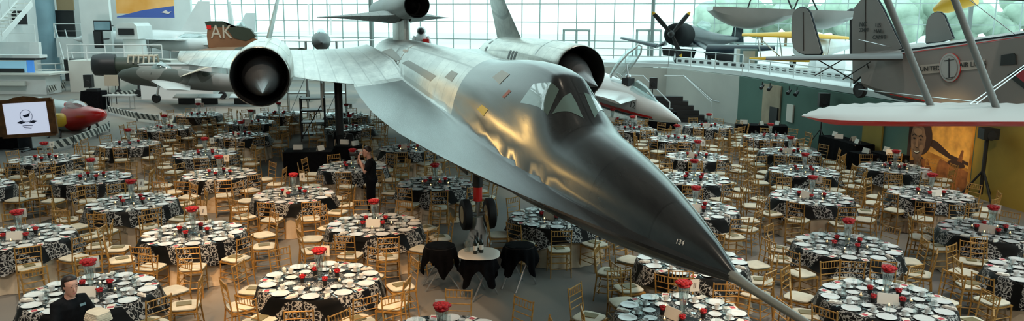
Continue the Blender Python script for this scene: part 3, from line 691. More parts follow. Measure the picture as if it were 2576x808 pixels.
# black tray stands ----------------------------------------------------------------
def tray(px, py, rz, lab, white=False):
    c = onz(px, py, .78); t = empty('tray_stand', (c.x, c.y, 0), rz, label=lab, cat='stand')
    for y in (-.2, .2):
        for s in (-1, 1): MB().tube([(s*.30, y*.8, 0), (-s*.17, y*.8, .735)], .014, 'chrome', 8).build('leg', t)
    bar = MB(); bar.tube([(-.17, -.17, .735), (-.17, .17, .735)], .012, 'chrome').tube([(.17, -.17, .735), (.17, .17, .735)], .012, 'chrome'); bar.build('crossbar', t)
    tp = MB(); tp.lathe([(.25, .745), (.27, .755), (.27, .775), (.25, .77)], 'white' if white else 'black', 28); tp.build('tray', t)
    n = 64; rs = []
    for rad in (.0005, .15, .255): rs.append([(rad*math.cos(2*PI*k/n), rad*math.sin(2*PI*k/n), .783) for k in range(n)])
    for i in range(1, 7):
        q = i/6; ring = []
        for k in range(n):
            a = 2*PI*k/n; dr = .20+.33*abs(math.cos(2*a))**2.2; w = math.sin(11*a+px); rr = .285+.04*q*w+.04*q; ring.append((rr*math.cos(a), rr*math.sin(a), .778-dr*q))
        rs.append(ring)
    if white:
        rs = [[(x, y, z-.04) for x, y, z in r] for r in rs[2:]]; 
    cl = MB(); cl.rings(rs, 'blackcloth', caps=False); cl.build('tray_cloth', loc=c-Vector((0, 0, .78)), smooth=60, label='black cloth draped over '+lab.replace('folding ', ''), cat='cloth').rotation_euler = (0, 0, rz)
    return c
tray(1107, 617, .3, 'folding tray stand left of the bottle stand'); tray(1307, 616, .9, 'folding tray stand right of the bottle stand')
c = tray(1205, 636, .78, 'folding tray stand carrying the wine bottles', True)
cl = MB(); n = 48; rs = [[(r*(abs(math.cos(a))**.7)*(1 if math.cos(a) > 0 else -1)*1.0, r*(abs(math.sin(a))**.7)*(1 if math.sin(a) > 0 else -1), z) for a in [2*PI*k/n for k in range(n)]] for r, z in ((.02, .79), (.26, .79), (.32, .785), (.36, .76))]
cl.rings(rs, 'paper', caps=False).build('white_napkin', loc=(c.x, c.y, 0), label='white cloth laid flat under the wine bottles', cat='cloth')
bm_ = MB().lathe([(.036, 0), (.038, .01), (.038, .18), (.03, .21), (.014, .245), (.014, .3), (.016, .302), (.016, .315)], 'navy', 16).mesh('wine_bottle', 40)
M['bottle'] = mat('bottle_glass', (.006, .012, .008), .08, coat=.5); bm_.materials[0] = M['bottle']
lb_me = MB().lathe([(.0385, .06), (.0385, .14)], 'paper', 16, caps=False).mesh('bottle_label'); fo_me = MB().lathe([(.0165, .25), (.0165, .316)], 'black', 12).mesh('foil')
for k, (dx, dy, lb2) in enumerate(((-.03, .1, 'rear dark wine bottle on the tray stand'), (.04, -.03, 'right front wine bottle with white label'), (-.06, -.08, 'left front wine bottle with white label'))):
    o = obj('wine_bottle', bm_, (c.x+dx, c.y+dy, .792), k*2., label=lb2, cat='bottle'); obj('bottle_label', lb_me, (0, 0, 0), parent=o); obj('foil', fo_me, (0, 0, 0), parent=o)
o = tum_me; obj('pitcher', MB().lathe([(.001, .004), (.05, .004), (.055, .12), (.04, .17), (.048, .2), (.044, .2), (.05, .11), (.001, .01)], 'vaseglass', 16, caps=False).mesh('pitcher', 60), (c.x-.2, c.y+.02, .792), label='clear pitcher beside the wine bottles', cat='pitcher')
# black draped buffet tables
def buffet(px, py, w, d, rz, lab, plates=0):
    c = onz(px, py, .76); t = empty('buffet_table', (c.x, c.y, 0), rz, label=lab, cat='table')
    MB().box((0, 0, .74), (w-.02, d-.02, .03), 'wood').build('tabletop', t, smooth=0)
    per = []; n = 60
    for k in range(n):
        u = k/n*2*(w+d); 
        if u < w: q = (-w/2+u, -d/2)
        elif u < w+d: q = (w/2, -d/2+u-w)
        elif u < 2*w+d: q = (w/2-(u-w-d), d/2)
        else: q = (-w/2, d/2-(u-2*w-d))
        per.append(q)
    rs = [[(x*.02, y*.02, .765) for x, y in per], [(x, y, .765) for x, y in per]]
    for i in range(1, 5):
        q = i/4; rs.append([(x*(1+.03*q*(1+math.sin(k*1.9))), y*(1+.05*q*(1+math.sin(k*1.9))), .765-.755*q) for k, (x, y) in enumerate(per)])
    cl = MB().rings(rs, 'blackcloth', caps=False).build('tablecloth', loc=(c.x, c.y, 0), smooth=50, label='black floor-length cloth over the '+lab, cat='tablecloth'); cl.rotation_euler = (0, 0, rz)
    for k in range(plates):
        x = -w/2+(k+.5)*w/plates; p = Vector((c.x, c.y, .768))+Matrix.Rotation(rz, 3, 'Z')@Vector((x, .1*(-1)**k, 0))
        obj('folded_napkin', fol_me, p, rz+k, label='white folded napkin on the '+lab, cat='napkin', group='napkins on the '+lab)
    return c
buffet(778, 378, 1.4, .8, .1, 'black table under the left wing', 2); buffet(880, 365, .8, .7, -.1, 'black table beside photographer', 2)
buffet(1914, 314, 1.9, .7, -.2, 'black table before the green wall', 3); buffet(2128, 352, 2.2, .7, -1.42, 'long black table against the green wall', 4); buffet(2236, 386, 1.0, .7, -1.42, 'black table left of the mural face', 2)
buffet(2172, 386, .8, .45, -1.3, 'small black table in front of long black one', 1)
# ================================================================ THE BIG JET (twin engine, chined, drone on its back)
TH_ = math.radians(15.5); NB = Vector((-math.sin(TH_), math.cos(TH_), 0)); NL = Vector((math.cos(TH_), math.sin(TH_), 0))
NO = onz(1858, 705, 2.35); NO.z = 0
jet = empty('reconnaissance_jet', NO, TH_, label='huge dark grey twin-engine jet with flat chined nose in the middle', cat='aircraft')
# local frame: x = lateral (visitor's right), y = back along the axis, z = up
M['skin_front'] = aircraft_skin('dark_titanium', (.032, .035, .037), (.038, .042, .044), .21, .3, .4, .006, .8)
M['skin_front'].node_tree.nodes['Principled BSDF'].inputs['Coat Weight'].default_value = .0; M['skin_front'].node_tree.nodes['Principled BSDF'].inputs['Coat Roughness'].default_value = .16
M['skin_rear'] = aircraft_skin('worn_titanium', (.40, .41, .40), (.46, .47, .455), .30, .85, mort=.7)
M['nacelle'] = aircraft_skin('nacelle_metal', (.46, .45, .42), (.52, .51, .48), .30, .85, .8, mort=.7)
M['inlet'] = mat('inlet_black', (.004, .004, .004), .7); M['spike'] = mat('spike_grey', (.22, .22, .225), .24, .6)
M['boom'] = mat('boom_grey', (.22, .215, .19), .45, .4)
M['canopyglass'] = mat('dark_canopy_glass', (.10, .15, .14), .04, 0., spec=.9, coat=1.)
Hc = [(0, 2.35), (17, 2.85), (31, 2.85)]
Wc = [(0, .03), (.4, .17), (.98, .38), (1.92, .68), (3.07, 1.02), (4.4, 1.36), (5.81, 1.66), (8.24, 2.08), (10.8, 2.3), (13.8, 2.36), (16.7, 2.33), (18.5, 1.8), (20, 1.0), (30.6, .62), (31.2, .3)]
Ht = [(0, 2.38), (.45, 2.58), (1.31, 2.84), (2.36, 3.09), (3.5, 3.26), (5, 3.50), (6.5, 3.72), (8, 3.90), (10, 3.96), (20, 4.0), (27, 3.95), (30, 3.6), (31.2, 3.1)]
Wb = [(0, .03), (.45, .13), (1.3, .34), (2.4, .54), (3.5, .68), (5, .82), (7, .92), (20, .92), (27, .85), (30, .6), (31.2, .25)]
Hb = [(0, 2.33), (1, 2.16), (2.4, 2.0), (5, 1.85), (9, 1.85), (20, 2.0), (28, 2.3), (31.2, 2.8)]
hc = lambda s: sm(Hc, s); wc = lambda s: sm(Wc, s, .35) if s > .6 else interp(Wc, s); htb = lambda s: sm(Ht, s, .6) if s > .8 else interp(Ht, s); wb = lambda s: min(sm(Wb, s, .5) if s > .7 else interp(Wb, s), wc(s)*.98 if s < 19 else 9)
can = lambda s: .46*min(1, max(0, (s-3.8)/.95))*(1-sstep(5.0, 9.2, s))
def top(s, l):
    a = abs(l); c, h, w, b = hc(s), htb(s), wc(s), wb(s)
    w = max(w, b); u = min(1, a/w); base = c+.02+(h-c)*.30*(1-u)**1.3*sstep(0, 6, s)+(h-c)*.12*(1-u)*(1-sstep(0, 6, s))
    body = c+(h-c)*math.sqrt(max(0, 1-(a/b)**2)) if a < b else 0
    k = .10*min(1, s/3)+.01
    z = max(base, body); d = abs(base-body)
    if body and d < k: z += (k-d)**2/(4*k)
    q = can(s); 
    if q: z += q*min(1, max(0, (.66-a)/.44))
    return z
def bot(s, l):
    w = max(wc(s), wb(s)); u = min(1, abs(l)/w); d = hc(s)-interp(Hb, s)
    return hc(s)-.02-d*(max(0, 1-(abs(l)/(w*.62))**2))**.6*.85 - d*.15*(1-u**2) if abs(l) < w*.62 else hc(s)-.02-d*.15*(1-u**2)
S_ = [0, .1, .25, .45, .7, 1, 1.4, 1.9, 2.4, 3, 3.4, 3.7, 3.9, 4.1, 4.3, 4.5, 4.7, 4.85, 5, 5.3, 5.8, 6.4, 7, 7.6, 8.3, 9.2, 10, 11, 12, 13, 14, 15, 16, 16.7, 17.3, 18, 18.6, 19.2, 20, 22, 24, 26, 27.5, 29, 30, 30.7, 31.2]
def us(s): w = max(wc(s), wb(s)); n = 34; return [w*math.copysign(abs(t)**1.05, t) for t in [-1+2*i/(2*n) for i in range(2*n+1)]]
fz = MB(); rs = []
for s in S_:
    L = us(s); up_ = [(l, s, top(s, l)) for l in L]; lo = [(l, s, bot(s, l)) for l in L[::-1][1:-1]]; rs.append(up_+lo)
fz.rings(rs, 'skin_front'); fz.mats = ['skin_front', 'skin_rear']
SPLIT = 8.6
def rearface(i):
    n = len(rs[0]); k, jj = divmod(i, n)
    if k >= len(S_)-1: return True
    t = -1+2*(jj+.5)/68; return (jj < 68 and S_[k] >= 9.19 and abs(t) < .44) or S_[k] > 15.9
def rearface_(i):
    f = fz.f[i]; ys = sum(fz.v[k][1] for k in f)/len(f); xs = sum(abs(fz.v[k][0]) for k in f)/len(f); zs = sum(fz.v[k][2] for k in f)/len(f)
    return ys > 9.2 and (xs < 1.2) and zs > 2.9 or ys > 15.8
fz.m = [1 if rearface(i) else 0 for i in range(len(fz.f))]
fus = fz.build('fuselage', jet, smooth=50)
def patch(name, s0, s1, l0, l1, m, ns=10, nl=10, off=.006, corners=None, parent=fus, **tg):
    """thin sheet lying on the upper surface; corners = four (s, l)"""
    b = MB(); c = corners or [(s0, l0), (s1, l0), (s1, l1), (s0, l1)]
    def P(u, v):
        s = (c[0][0]*(1-u)+c[1][0]*u)*(1-v)+(c[3][0]*(1-u)+c[2][0]*u)*v; l = (c[0][1]*(1-u)+c[1][1]*u)*(1-v)+(c[3][1]*(1-u)+c[2][1]*u)*v
        return (l, s, top(s, l)+off)
    b.grid(P, [i/ns for i in range(ns+1)], [i/nl for i in range(nl+1)], m); o = b.build(name, parent, smooth=60, **tg)
    return o
def surf_px(x, y):
    """(s, l) where the view ray through a picture point meets the upper surface"""
    d = ray(x, y); t = 6.
    while t < 60:
        p = CAM+d*t-NO; s, l = p.dot(NB), p.dot(NL)
        if 0 < s < 31 and abs(l) < max(wc(s), wb(s)) and p.z <= top(s, l): return (s, l)
        t += .02
    return None
def px_patch(name, pts, m, mirror=False, off=.008, clampl=None, **tg):
    c = [surf_px(*p) for p in pts]
    if clampl and all(c): c = [(s, -min(clampl[1], max(clampl[0], abs(l)))) for s, l in c]
    if any(q is None for q in c): print('MISS', name, c); return
    patch(name, 0, 0, 0, 0, m, corners=c, off=off, **tg)
    if mirror: patch(name, 0, 0, 0, 0, m, corners=[(s, -l) for s, l in c], off=off, **tg)
px_patch('side_window', [(1308, 262), (1342, 214), (1422, 222), (1378, 292)], 'canopyglass', True, clampl=(.235, .645))
px_patch('windshield', [(1388, 292), (1436, 236), (1450, 262), (1468, 300)], 'canopyglass', True, clampl=(.05, .60))
M['warnyellow'] = mat('yellow_stencil', (.75, .52, .02), .5); M['palepanel'] = mat('pale_worn_panel', (.30, .31, .29), .45, .3); M['redmark'] = mat('faded_red_mark', (.35, .12, .10), .6)
px_patch('stencil_mark', [(1200, 278), (1212, 266), (1228, 278), (1216, 294)], 'warnyellow', label='small yellow painted square')
px_patch('roof_patch', [(1238, 196), (1262, 178), (1282, 188), (1256, 214)], 'palepanel'); px_patch('red_mark', [(1262, 246), (1280, 228), (1286, 232), (1268, 250)], 'redmark')
for q in ([(1010, 160), (1028, 152), (1098, 192), (1082, 206)], [(1118, 196), (1136, 178), (1152, 186), (1136, 206)], [(960, 130), (985, 122), (1010, 150), (990, 160)]): px_patch('walkway_panel', q, 'palepanel', off=.005)
# painted cross and serial number
s, l = surf_px(1020, 128); patch('cross_mark', 0, 0, 0, 0, 'paper', corners=[(s-.5, l-.03), (s+.5, l-.03), (s+.5, l+.03), (s-.5, l+.03)]); patch('cross_mark', 0, 0, 0, 0, 'paper', corners=[(s-.2, l-.3), (s-.12, l-.3), (s-.12, l+.3), (s-.2, l+.3)])
s, l = surf_px(1712, 612); z = top(s, l); dz = (top(s, l+.05)-top(s, l-.05))/.1; dzs = (top(s+.05, l)-top(s-.05, l))/.1
ml = Matrix.Translation(NO)@Matrix.Rotation(TH_, 4, 'Z'); nn = (ml.to_3x3()@Vector((-dz, -dzs, 1))).normalized(); pp = ml@Vector((l, s, z))
text('serial_number', '134', .075, frame(pp+nn*.012, (RT+UP*-.35)-nn*((RT+UP*-.35).dot(nn)), nn), 'paper', fus, ext=.001)
# pitot boom
pt = MB(); pt.tube([(0, .1, 2.36), (0, -.25, 2.34), (0, -1.35, 2.32), (0, -2.0, 2.31)], [.06, .042, .032, .012], 'boom', 10).build('pitot_boom', jet)
# wing --------------------------------------------------------------
def up(y): return .052*max(0, y-18.5)
def wing(sg):
    b = MB(); ls = [.85, 1.3, 1.8, 2.33, 2.8, 3.3, 3.9, 4.4, 4.9, 5.4, 6, 6.6, 7.2, 7.8, 8.2, 8.45]
    LE = [(.8, 15.2), (2.33, 16.75), (4.1, 19.6), (5.6, 21.3), (7.6, 24.6), (8.3, 26.6), (8.5, 27.8)]; rs = []
    for l in ls:
        a, e = interp(LE, l), 28.9-.05*l; ring = []
        th = .34*(1-l/10.5); dr = -.22*sstep(5.5, 8.5, l)
        fil = .52*math.exp(-max(0, l-.85)/.62)
        for i in range(15):
            t = (1-math.cos(PI*i/14))/2; y = a+(e-a)*t
            dd = dr*(1-t)
            ring.append((sg*l, y, 2.86+up(y)+dd+th*(t**.55)*(1-t)**.9*.9+fil*sstep(0, .3, t)*(1-.6*t)))
        for i in range(13, 0, -1):
            t = (1-math.cos(PI*i/14))/2; y = a+(e-a)*t; ring.append((sg*l, y, 2.85+up(y)+dr*(1-t)-th*(t**.6)*(1-t)*.7))
        rs.append(ring)
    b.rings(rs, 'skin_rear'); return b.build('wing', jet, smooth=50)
wing(-1); wing(1)
def nacelle(sg):
    l0, z0 = sg*4.88, 3.08; s0 = 17.05 if sg < 0 else 17.3; r = .83; inn = .03*sg*-1
    pr = [(s0+.12, r-.055), (s0, r-.02), (s0+.03, r+.005), (s0+.5, r+.03), (s0+2, r+.07), (s0+5, r+.09), (s0+9, r+.06), (s0+11.4, r-.10), (s0+12.2, r-.28)]
    n = MB(); rs = []
    for (s, rr) in pr: rs.append([(l0+rr*math.cos(a), s, z0+rr*math.sin(a)*(1.02)) for a in [2*PI*k/48 for k in range(48)]])
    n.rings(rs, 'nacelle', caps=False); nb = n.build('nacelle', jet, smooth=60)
    du = MB(); rs = [[(l0+rr*math.cos(a), s, z0+rr*math.sin(a)) for a in [2*PI*k/40 for k in range(40)]] for s, rr in ((s0+.004, r-.03), (s0+.1, r-.06), (s0+1.5, r-.1), (s0+3, r-.12))]
    du.rings(rs, 'inlet', caps=False); du.add([(l0+.75*math.cos(a), s0+2.6, z0+.75*math.sin(a)) for a in [2*PI*k/24 for k in range(24)]], [tuple(range(24))], 'inlet'); du.build('inlet_duct', nb)
    sp = MB(); ax = Vector((0, 1, .0)); tip = Vector((l0-sg*.12, s0-1.75, z0-.31)); base = Vector((l0, s0+1.3, z0)); dv = base-tip; rs = []
    pa = dv.normalized(); e1 = pa.cross(Vector((0, 0, 1))).normalized(); e2 = e1.cross(pa)
    for t, rr in ((0, .004), (.02, .014), (.3, .19), (.55, .39), (.75, .53), (.9, .59), (1, .60)): 
        c = tip+dv*t; rs.append([c+(e1*math.cos(a)+e2*math.sin(a))*rr for a in [2*PI*k/32 for k in range(32)]])
    sp.rings(rs, 'spike'); sp.build('inlet_spike', nb, smooth=60)
    ex = MB(); rs = [[(l0+rr*math.cos(a), s, z0+rr*math.sin(a)) for a in [2*PI*k/32 for k in range(32)]] for s, rr in ((s0+12.1, .50), (s0+13.0, .42), (s0+12.4, .38))]; ex.rings(rs, 'black', caps=False).build('exhaust', nb)
    # dark slots and bypass doors on the skin
    def ndoor(sa, sb, a0, a1, m='black'):
        d = MB(); d.grid(lambda u, v: (l0+(interp([(x, y) for x, y in pr[1:]], sa+(sb-sa)*u)+.006)*math.cos(a0+(a1-a0)*v), sa+(sb-sa)*u, z0+(interp([(x, y) for x, y in pr[1:]], sa+(sb-sa)*u)+.006)*1.02*math.sin(a0+(a1-a0)*v)), [0, .25, .5, .75, 1], [0, .2, .4, .6, .8, 1], m); d.build('vent_slot', nb, smooth=60)
    g = lambda d: math.radians(d)
    for k in range(5): ndoor(s0+9.6, s0+10.0, g(75+k*24), g(89+k*24))
    for k in range(3): ndoor(s0+4.6+k*.42, s0+4.85+k*.42, g(150), g(172))
    ndoor(s0+2.4, s0+2.5, g(100), g(150), 'spike'); ndoor(s0+2.4, s0+2.5, g(30), g(80), 'spike'); ndoor(s0+2.2, s0+2.9, g(84), g(96), 'spike')
    # all-moving fin canted inward
    f = MB(); rs = []
    for t in [i/8 for i in range(9)]:
        z = z0+.72+t*2.4; l = l0-sg*t*.62; a = s0+6.6+t*1.9; e = s0+10.7-t*.7+.25*t; ring = []
        for i in range(11): q = i/10; ring.append((l+.10*(1-t*.5)*math.sin(PI*q**.7), a+(e-a)*q, z))
        for i in range(9, 0, -1): q = i/10; ring.append((l-.10*(1-t*.5)*math.sin(PI*q**.7), a+(e-a)*q, z))
        rs.append(ring)
    f.rings(rs, 'skin_rear').build('tail_fin', jet, smooth=50)
nacelle(-1); nacelle(1)
# drone on its pylon
py_ = MB(); rs = []
for z in (3.85, 4.2, 4.75): rs.append([(x, y, z) for x, y in [(-.08, 22.2), (-.22, 22.8), (-.24, 24.3), (-.1, 25.2), (.1, 25.2), (.24, 24.3), (.22, 22.8), (.08, 22.2)]])
py_.rings(rs, 'skin_rear').build('pylon', jet, smooth=30)
M['drone'] = aircraft_skin('drone_grey', (.18, .20, .20), (.22, .235, .235), .45, .3, .9)
dr = empty('drone', NO, TH_, label='grey ramjet drone with thin delta wings on pylon above the big jet', cat='aircraft')
b = MB(); rs = []
for s, r, z in ((19.6, .42, 5.16), (19.8, .45, 5.16), (21, .5, 5.12), (24, .52, 5.08), (29, .5, 5.08), (32, .42, 5.1)): rs.append([(r*math.cos(a), s, z+r*math.sin(a)*(1 if math.sin(a) > 0 else .8)) for a in [2*PI*k/28 for k in range(28)]])
b.rings(rs, 'drone', caps=False).build('body', dr, smooth=50)
b = MB(); b.rings([[(r*math.cos(a), s, 5.16+r*math.sin(a)) for a in [2*PI*k/28 for k in range(28)]] for s, r in ((19.6, .42), (19.64, .39), (21.5, .36))], 'inlet', caps=False); b.add([(.4*math.cos(a), 21.2, 5.16+.4*math.sin(a)) for a in [2*PI*k/20 for k in range(20)]], [tuple(range(20))], 'inlet'); b.lathe([(.002, 0), (.30, 1.2)], 'inlet', 20, c=(0, 20.0, 5.16), ax=(0, 1, 0)); b.build('inlet', dr)
for sg in (-1, 1):
    b = MB(); rs = []
    for l in (.2, .6, 1.0, 1.5, 2.0, 2.5, 2.9):
        a = interp([(.2, 21.5), (1.0, 23.5), (2.9, 29)], l); e = 31.5-.25*l; th = .42*(1-l/3.0)**1.4+.02; ring = []
        for i in range(9): t = i/8; ring.append((sg*l, a+(e-a)*t, 4.86-.03*l+th*.55*math.sin(PI*t**.6)))
        for i in range(7, 0, -1): t = i/8; ring.append((sg*l, a+(e-a)*t, 4.86-.03*l-th*math.sin(PI*t**.6)*.8))
        rs.append(ring)
    b.rings(rs, 'drone').build('wing', dr, smooth=50)
b = MB(); b.prism([(0, 27, 5.4), (0, 29.3, 7.0), (0, 31, 7.0), (0, 31.4, 5.4)], (.07, 0, 0), 'drone').build('fin', dr, smooth=0)
# undercarriage
def wheel(parent, c, r, w, hub='paper', name='wheel'):
    t = MB(); pr = [(r*.55, -w*.42), (r*.82, -w*.5), (r*.97, -w*.36), (r, 0), (r*.97, w*.36), (r*.82, w*.5), (r*.55, w*.42)]
    t.lathe(pr, 'rubber', 28, c=c, ax=(1, 0, 0)); o = t.build(name, parent, smooth=50)
    h = MB(); h.lathe([(r*.56, -w*.46), (r*.5, -w*.30), (r*.2, -w*.28), (r*.16, -w*.48), (r*.16, w*.48), (r*.2, w*.28), (r*.5, w*.30), (r*.56, w*.46)], hub, 20, c=c, ax=(1, 0, 0)); h.build('hub', o, smooth=30); return o
M['hubcream'] = mat('cream_wheel_hub', (.55, .42, .25), .5)
GS = 9.5; GX = -.30
g = MB(); g.tube([(GX, GS, 2.2), (GX, GS, 1.25)], .11, 'black', 12); ng = g.build('nose_gear_leg', jet)
MB().tube([(GX, GS, 1.62), (GX, GS, .95)], .095, 'red', 14).build('strut_sleeve', ng, label='red strut sleeve'); MB().tube([(GX, GS, 1.0), (GX, GS, .62)], .05, 'chrome', 10).tube([(GX-.3, GS, .66), (GX+.3, GS, .66)], .045, 'chrome', 8).build('axle', ng)
wheel(jet, (GX-.26, GS, .66), .335, .19, 'hubcream'); wheel(jet, (GX+.26, GS, .66), .335, .19, 'hubcream')
MB().box((GX-.42, GS-.3, 1.95), (.02, 1.2, .5), 'skin_front').build('gear_door', jet, smooth=0); MB().box((GX+.42, GS-.3, 1.95), (.02, 1.2, .5), 'skin_front').build('gear_door', jet, smooth=0)
pj = NO+NL*GX+NB*(GS-.0); M['jackwhite'] = mat('jack_white', (.85, .87, .86), .5)
t = empty('jack_stand', pj, label='white conical jack stand under the nose wheel axle', cat='stand')
MB().lathe([(.27, 0), (.26, .04), (.13, .42), (.10, .60)], 'jackwhite', 20).build('cone', t); MB().lathe([(.30, 0), (.30, .02)], 'whitepaint', 20).build('base_plate', t)
for sg in (-1, 1):
    lx = sg*2.55; gs = 20.6
    mgl = MB().tube([(lx, gs, 2.7), (lx, gs, .55)], .13, 'black', 12).tube([(lx, gs, 1.5), (lx, gs+1.1, 2.6)], .06, 'chrome').build('main_gear_leg', jet)
    for k in (-.33, 0, .33): wheel(jet, (lx+k, gs, .44), .43, .24, 'chrome')
    MB().box((lx+sg*.55, gs, 2.2), (.04, 1.5, .9), 'skin_rear').build('gear_door', jet, smooth=0)
# maintenance tower and ladder beside main gear
def tower(px, py, w, d, h, lab, m='chrome', shelves=3):
    c = onz(px, py); t = empty('maintenance_stand', (c.x, c.y, 0), .2, label=lab, cat='stand')
    for x in (-w/2, w/2):
        for y in (-d/2, d/2): MB().box((x, y, h/2), (.05, .05, h), m).build('post', t, smooth=0)
    for k in range(shelves): MB().box((0, 0, .25+(h-.3)*k/max(1, shelves-1)), (w, d, .05), m).build('shelf', t, smooth=0)
    MB().tube([(-w/2, -d/2, .1), (w/2, -d/2, h-.1)], .02, m).build('brace', t)
    return c
tower(845, 300, 1.0, .8, 2.3, 'metal access stand behind the main gear, left of chine'); tower(752, 296, .9, .8, 2.2, 'grey access stand left of the main gear'); tower(790, 352, .9, .7, 1.7, 'dark equipment rack below the wing root', 'black', 4)
# ================================================================ OTHER AIRCRAFT AND EXHIBITS
def basis(p0, p1):
    d = (Vector(p1)-Vector(p0)); L = d.length; x = d/L; y = Vector((0, 0, 1)).cross(x).normalized(); z = x.cross(y); return L, x, y, z
def loft(parent, name, p0, p1, tab, m, n=24, smooth=50, pw=1., **tg):
    """body of revolution-like sections from world p0 to p1; tab = (t, half width, half height, lift)"""
    L, x, y, z = basis(p0, p1); o = Vector(p0)-Vector(parent.location) if parent else Vector(p0); b = MB(); rs = []
    for t, rw, rh, dz in tab:
        c = o+x*(L*t)+z*dz; rs.append([c+y*(rw*math.copysign(abs(math.cos(a))**pw, math.cos(a)))+z*(rh*math.copysign(abs(math.sin(a))**pw, math.sin(a))) for a in [2*PI*k/n for k in range(n)]])
    b.rings(rs, m); return b.build(name, parent, smooth=smooth, **tg)
def flatpart(parent, name, pts, ext, m, **tg):
    o = Vector(parent.location); b = MB(); b.prism([Vector(p)-o for p in pts], ext, m); return b.build(name, parent, smooth=20, **tg)
def foil(parent, name, root_le, root_te, tip_le, tip_te, th, m, n=6, **tg):
    """wing panel between root and tip chords"""
    o = Vector(parent.location); b = MB(); rs = []
    for i in range(n+1):
        t = i/n; le = Vector(root_le)*(1-t)+Vector(tip_le)*t-o; te = Vector(root_te)*(1-t)+Vector(tip_te)*t-o; hh = th*(1-.6*t); ring = []
        for k in range(9): q = (1-math.cos(PI*k/8))/2; ring.append(le+(te-le)*q+Vector((0, 0, hh*(q**.5)*(1-q)*1.6)))
        for k in range(7, 0, -1): q = (1-math.cos(PI*k/8))/2; ring.append(le+(te-le)*q-Vector((0, 0, hh*(q**.5)*(1-q)*.9)))
        rs.append(ring)
    b.rings(rs, m); return b.build(name, parent, smooth=50, **tg)
def tub(parent, name, segs, r, m, n=8, **tg):
    o = Vector(parent.location); b = MB()
    if len(segs) > 1 and name != 'cockpit_frame': return [tub(parent, name, [s], r, m, n, **tg) for s in segs][0]
    for s in segs: b.tube([Vector(q)-o for q in s], r, m, n)
    return b.build(name, parent, **tg)
def gwheel(parent, p, r, w, ax=(0, 1, 0), hub='chrome'):
    p = Vector(p)-Vector(parent.location); t = MB(); t.lathe([(r*.55, -w*.4), (r*.85, -w*.5), (r, -w*.25), (r, w*.25), (r*.85, w*.5), (r*.55, w*.4)], 'rubber', 20, c=p, ax=ax); o = t.build('wheel', parent)
    MB().lathe([(r*.58, -w*.42), (r*.15, -w*.3), (r*.15, w*.3), (r*.58, w*.42)], hub, 16, c=p, ax=ax).build('hub', o); return o
def thing(name, loc, lab, cat='aircraft', **k): return empty(name, loc, label=lab, cat=cat, **k)
M['camo1'] = camo('camouflage_grey_olive', ((.04, .045, .035), (.12, .12, .105), (.22, .22, .21)), .55)
M['camo2'] = camo('camouflage_brown_green', ((.035, .045, .03), (.16, .085, .04), (.16, .085, .04)), .4)
M['brown'] = mat('brown_paint', (.22, .10, .045), .5, var=.1, scale=1); M['dkgreen'] = mat('dark_green_paint', (.03, .04, .025), .5)
M['cglass'] = glassy('canopy_glass', (.80, .90, .90), .30)
M['silver'] = mat('silver_dope', (.55, .57, .56), .35, .3, var=.08, scale=1); M['jetwhite'] = mat('white_gloss', (.70, .73, .73), .25, var=.05, scale=.8, coat=.3)
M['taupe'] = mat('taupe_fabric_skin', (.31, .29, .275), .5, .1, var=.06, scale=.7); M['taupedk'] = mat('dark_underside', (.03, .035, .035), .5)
M['sand'] = mat('sand_fabric', (.48, .42, .33), .7)
# camouflaged jet facing left ------------------------------------------------------
Yj = 42.5
t = thing('camouflage_jet', onz(440, 262), 'grey and olive camouflaged fighter jet facing left under the big wing')
A, B = at(300, 188, 43.5), at(640, 214, 41.5)
loft(t, 'fuselage', A, B, [(0, .1, .1, 0), (.03, .28, .30, 0), (.12, .42, .5, 0), (.3, .5, .55, .02), (.5, .6, .55, .02), (.75, .6, .5, 0), (1, .5, .42, 0)], 'camo1')
p = at(412, 182, 43); loft(t, 'canopy', at(374, 184, 43), at(450, 190, 43), [(0, .03, .03, 0), (.15, .30, .42, .05), (.4, .38, .62, .1), (.7, .30, .42, .05), (1, .03, .03, 0)], 'cglass')
MB().ball((0, 0, 0), .22, 'black', 10, (1, 1, 1.3)).box((0, 0, -.3), (.5, .4, .3), 'black').build('ejection_seat', t, p-t.location)
foil(t, 'wing', at(380, 204, 42.5), at(480, 214, 42.5), at(418, 226, 38.5), at(478, 228, 38.5), .22, 'silver')
foil(t, 'tailplane', at(445, 196, 43), at(520, 168, 44), at(470, 188, 40), at(530, 168, 41), .12, 'sand')
tub(t, 'nose_gear_leg', [(at(400, 212, 42.6), at(395, 240, 42.6))], .07, 'chrome'); q = onz(394, 259); gwheel(t, (q.x, q.y, .25), .25, .2, hub='black')
for px in (505, 560):
    q = onz(px, 250); tub(t, 'main_gear_leg', [((q.x, q.y, .4), (q.x+.2, q.y, 1.1))], .06, 'black'); gwheel(t, (q.x, q.y, .24), .24, .2, hub='black')
# radial cowled dark aircraft behind it
t = thing('propeller_bomber', onz(330, 240), 'dark blunt-nosed aircraft with open framed cockpit behind the camouflaged jet')
A, B = at(232, 164, 47), at(430, 168, 48.5)
loft(t, 'cowling', A, at(292, 163, 47.4), [(0, .45, .45, 0), (.08, .6, .62, 0), (.5, .66, .68, 0), (1, .62, .64, 0)], 'black')
loft(t, 'fuselage', at(290, 166, 47.4), B, [(0, .5, .52, 0), (.4, .5, .55, 0), (1, .4, .4, 0)], 'dkgreen')
segs = []
for k in range(6):
    q = at(328+k*13, 150, 47.6); segs.append([(q.x, q.y-.35, q.z-.2), (q.x, q.y-.2, q.z+.28), (q.x, q.y+.2, q.z+.28), (q.x, q.y+.35, q.z-.2)])
segs.append([at(325, 141, 47.4), at(395, 141, 47.4)]); tub(t, 'cockpit_frame', segs, .05, 'sand')
for px in (300, 350): q = onz(px, 243); tub(t, 'gear_leg', [((q.x, q.y, .3), (q.x, q.y+.2, 1.5))], .07, 'black'); gwheel(t, (q.x, q.y, .22), .22, .16, hub='black')
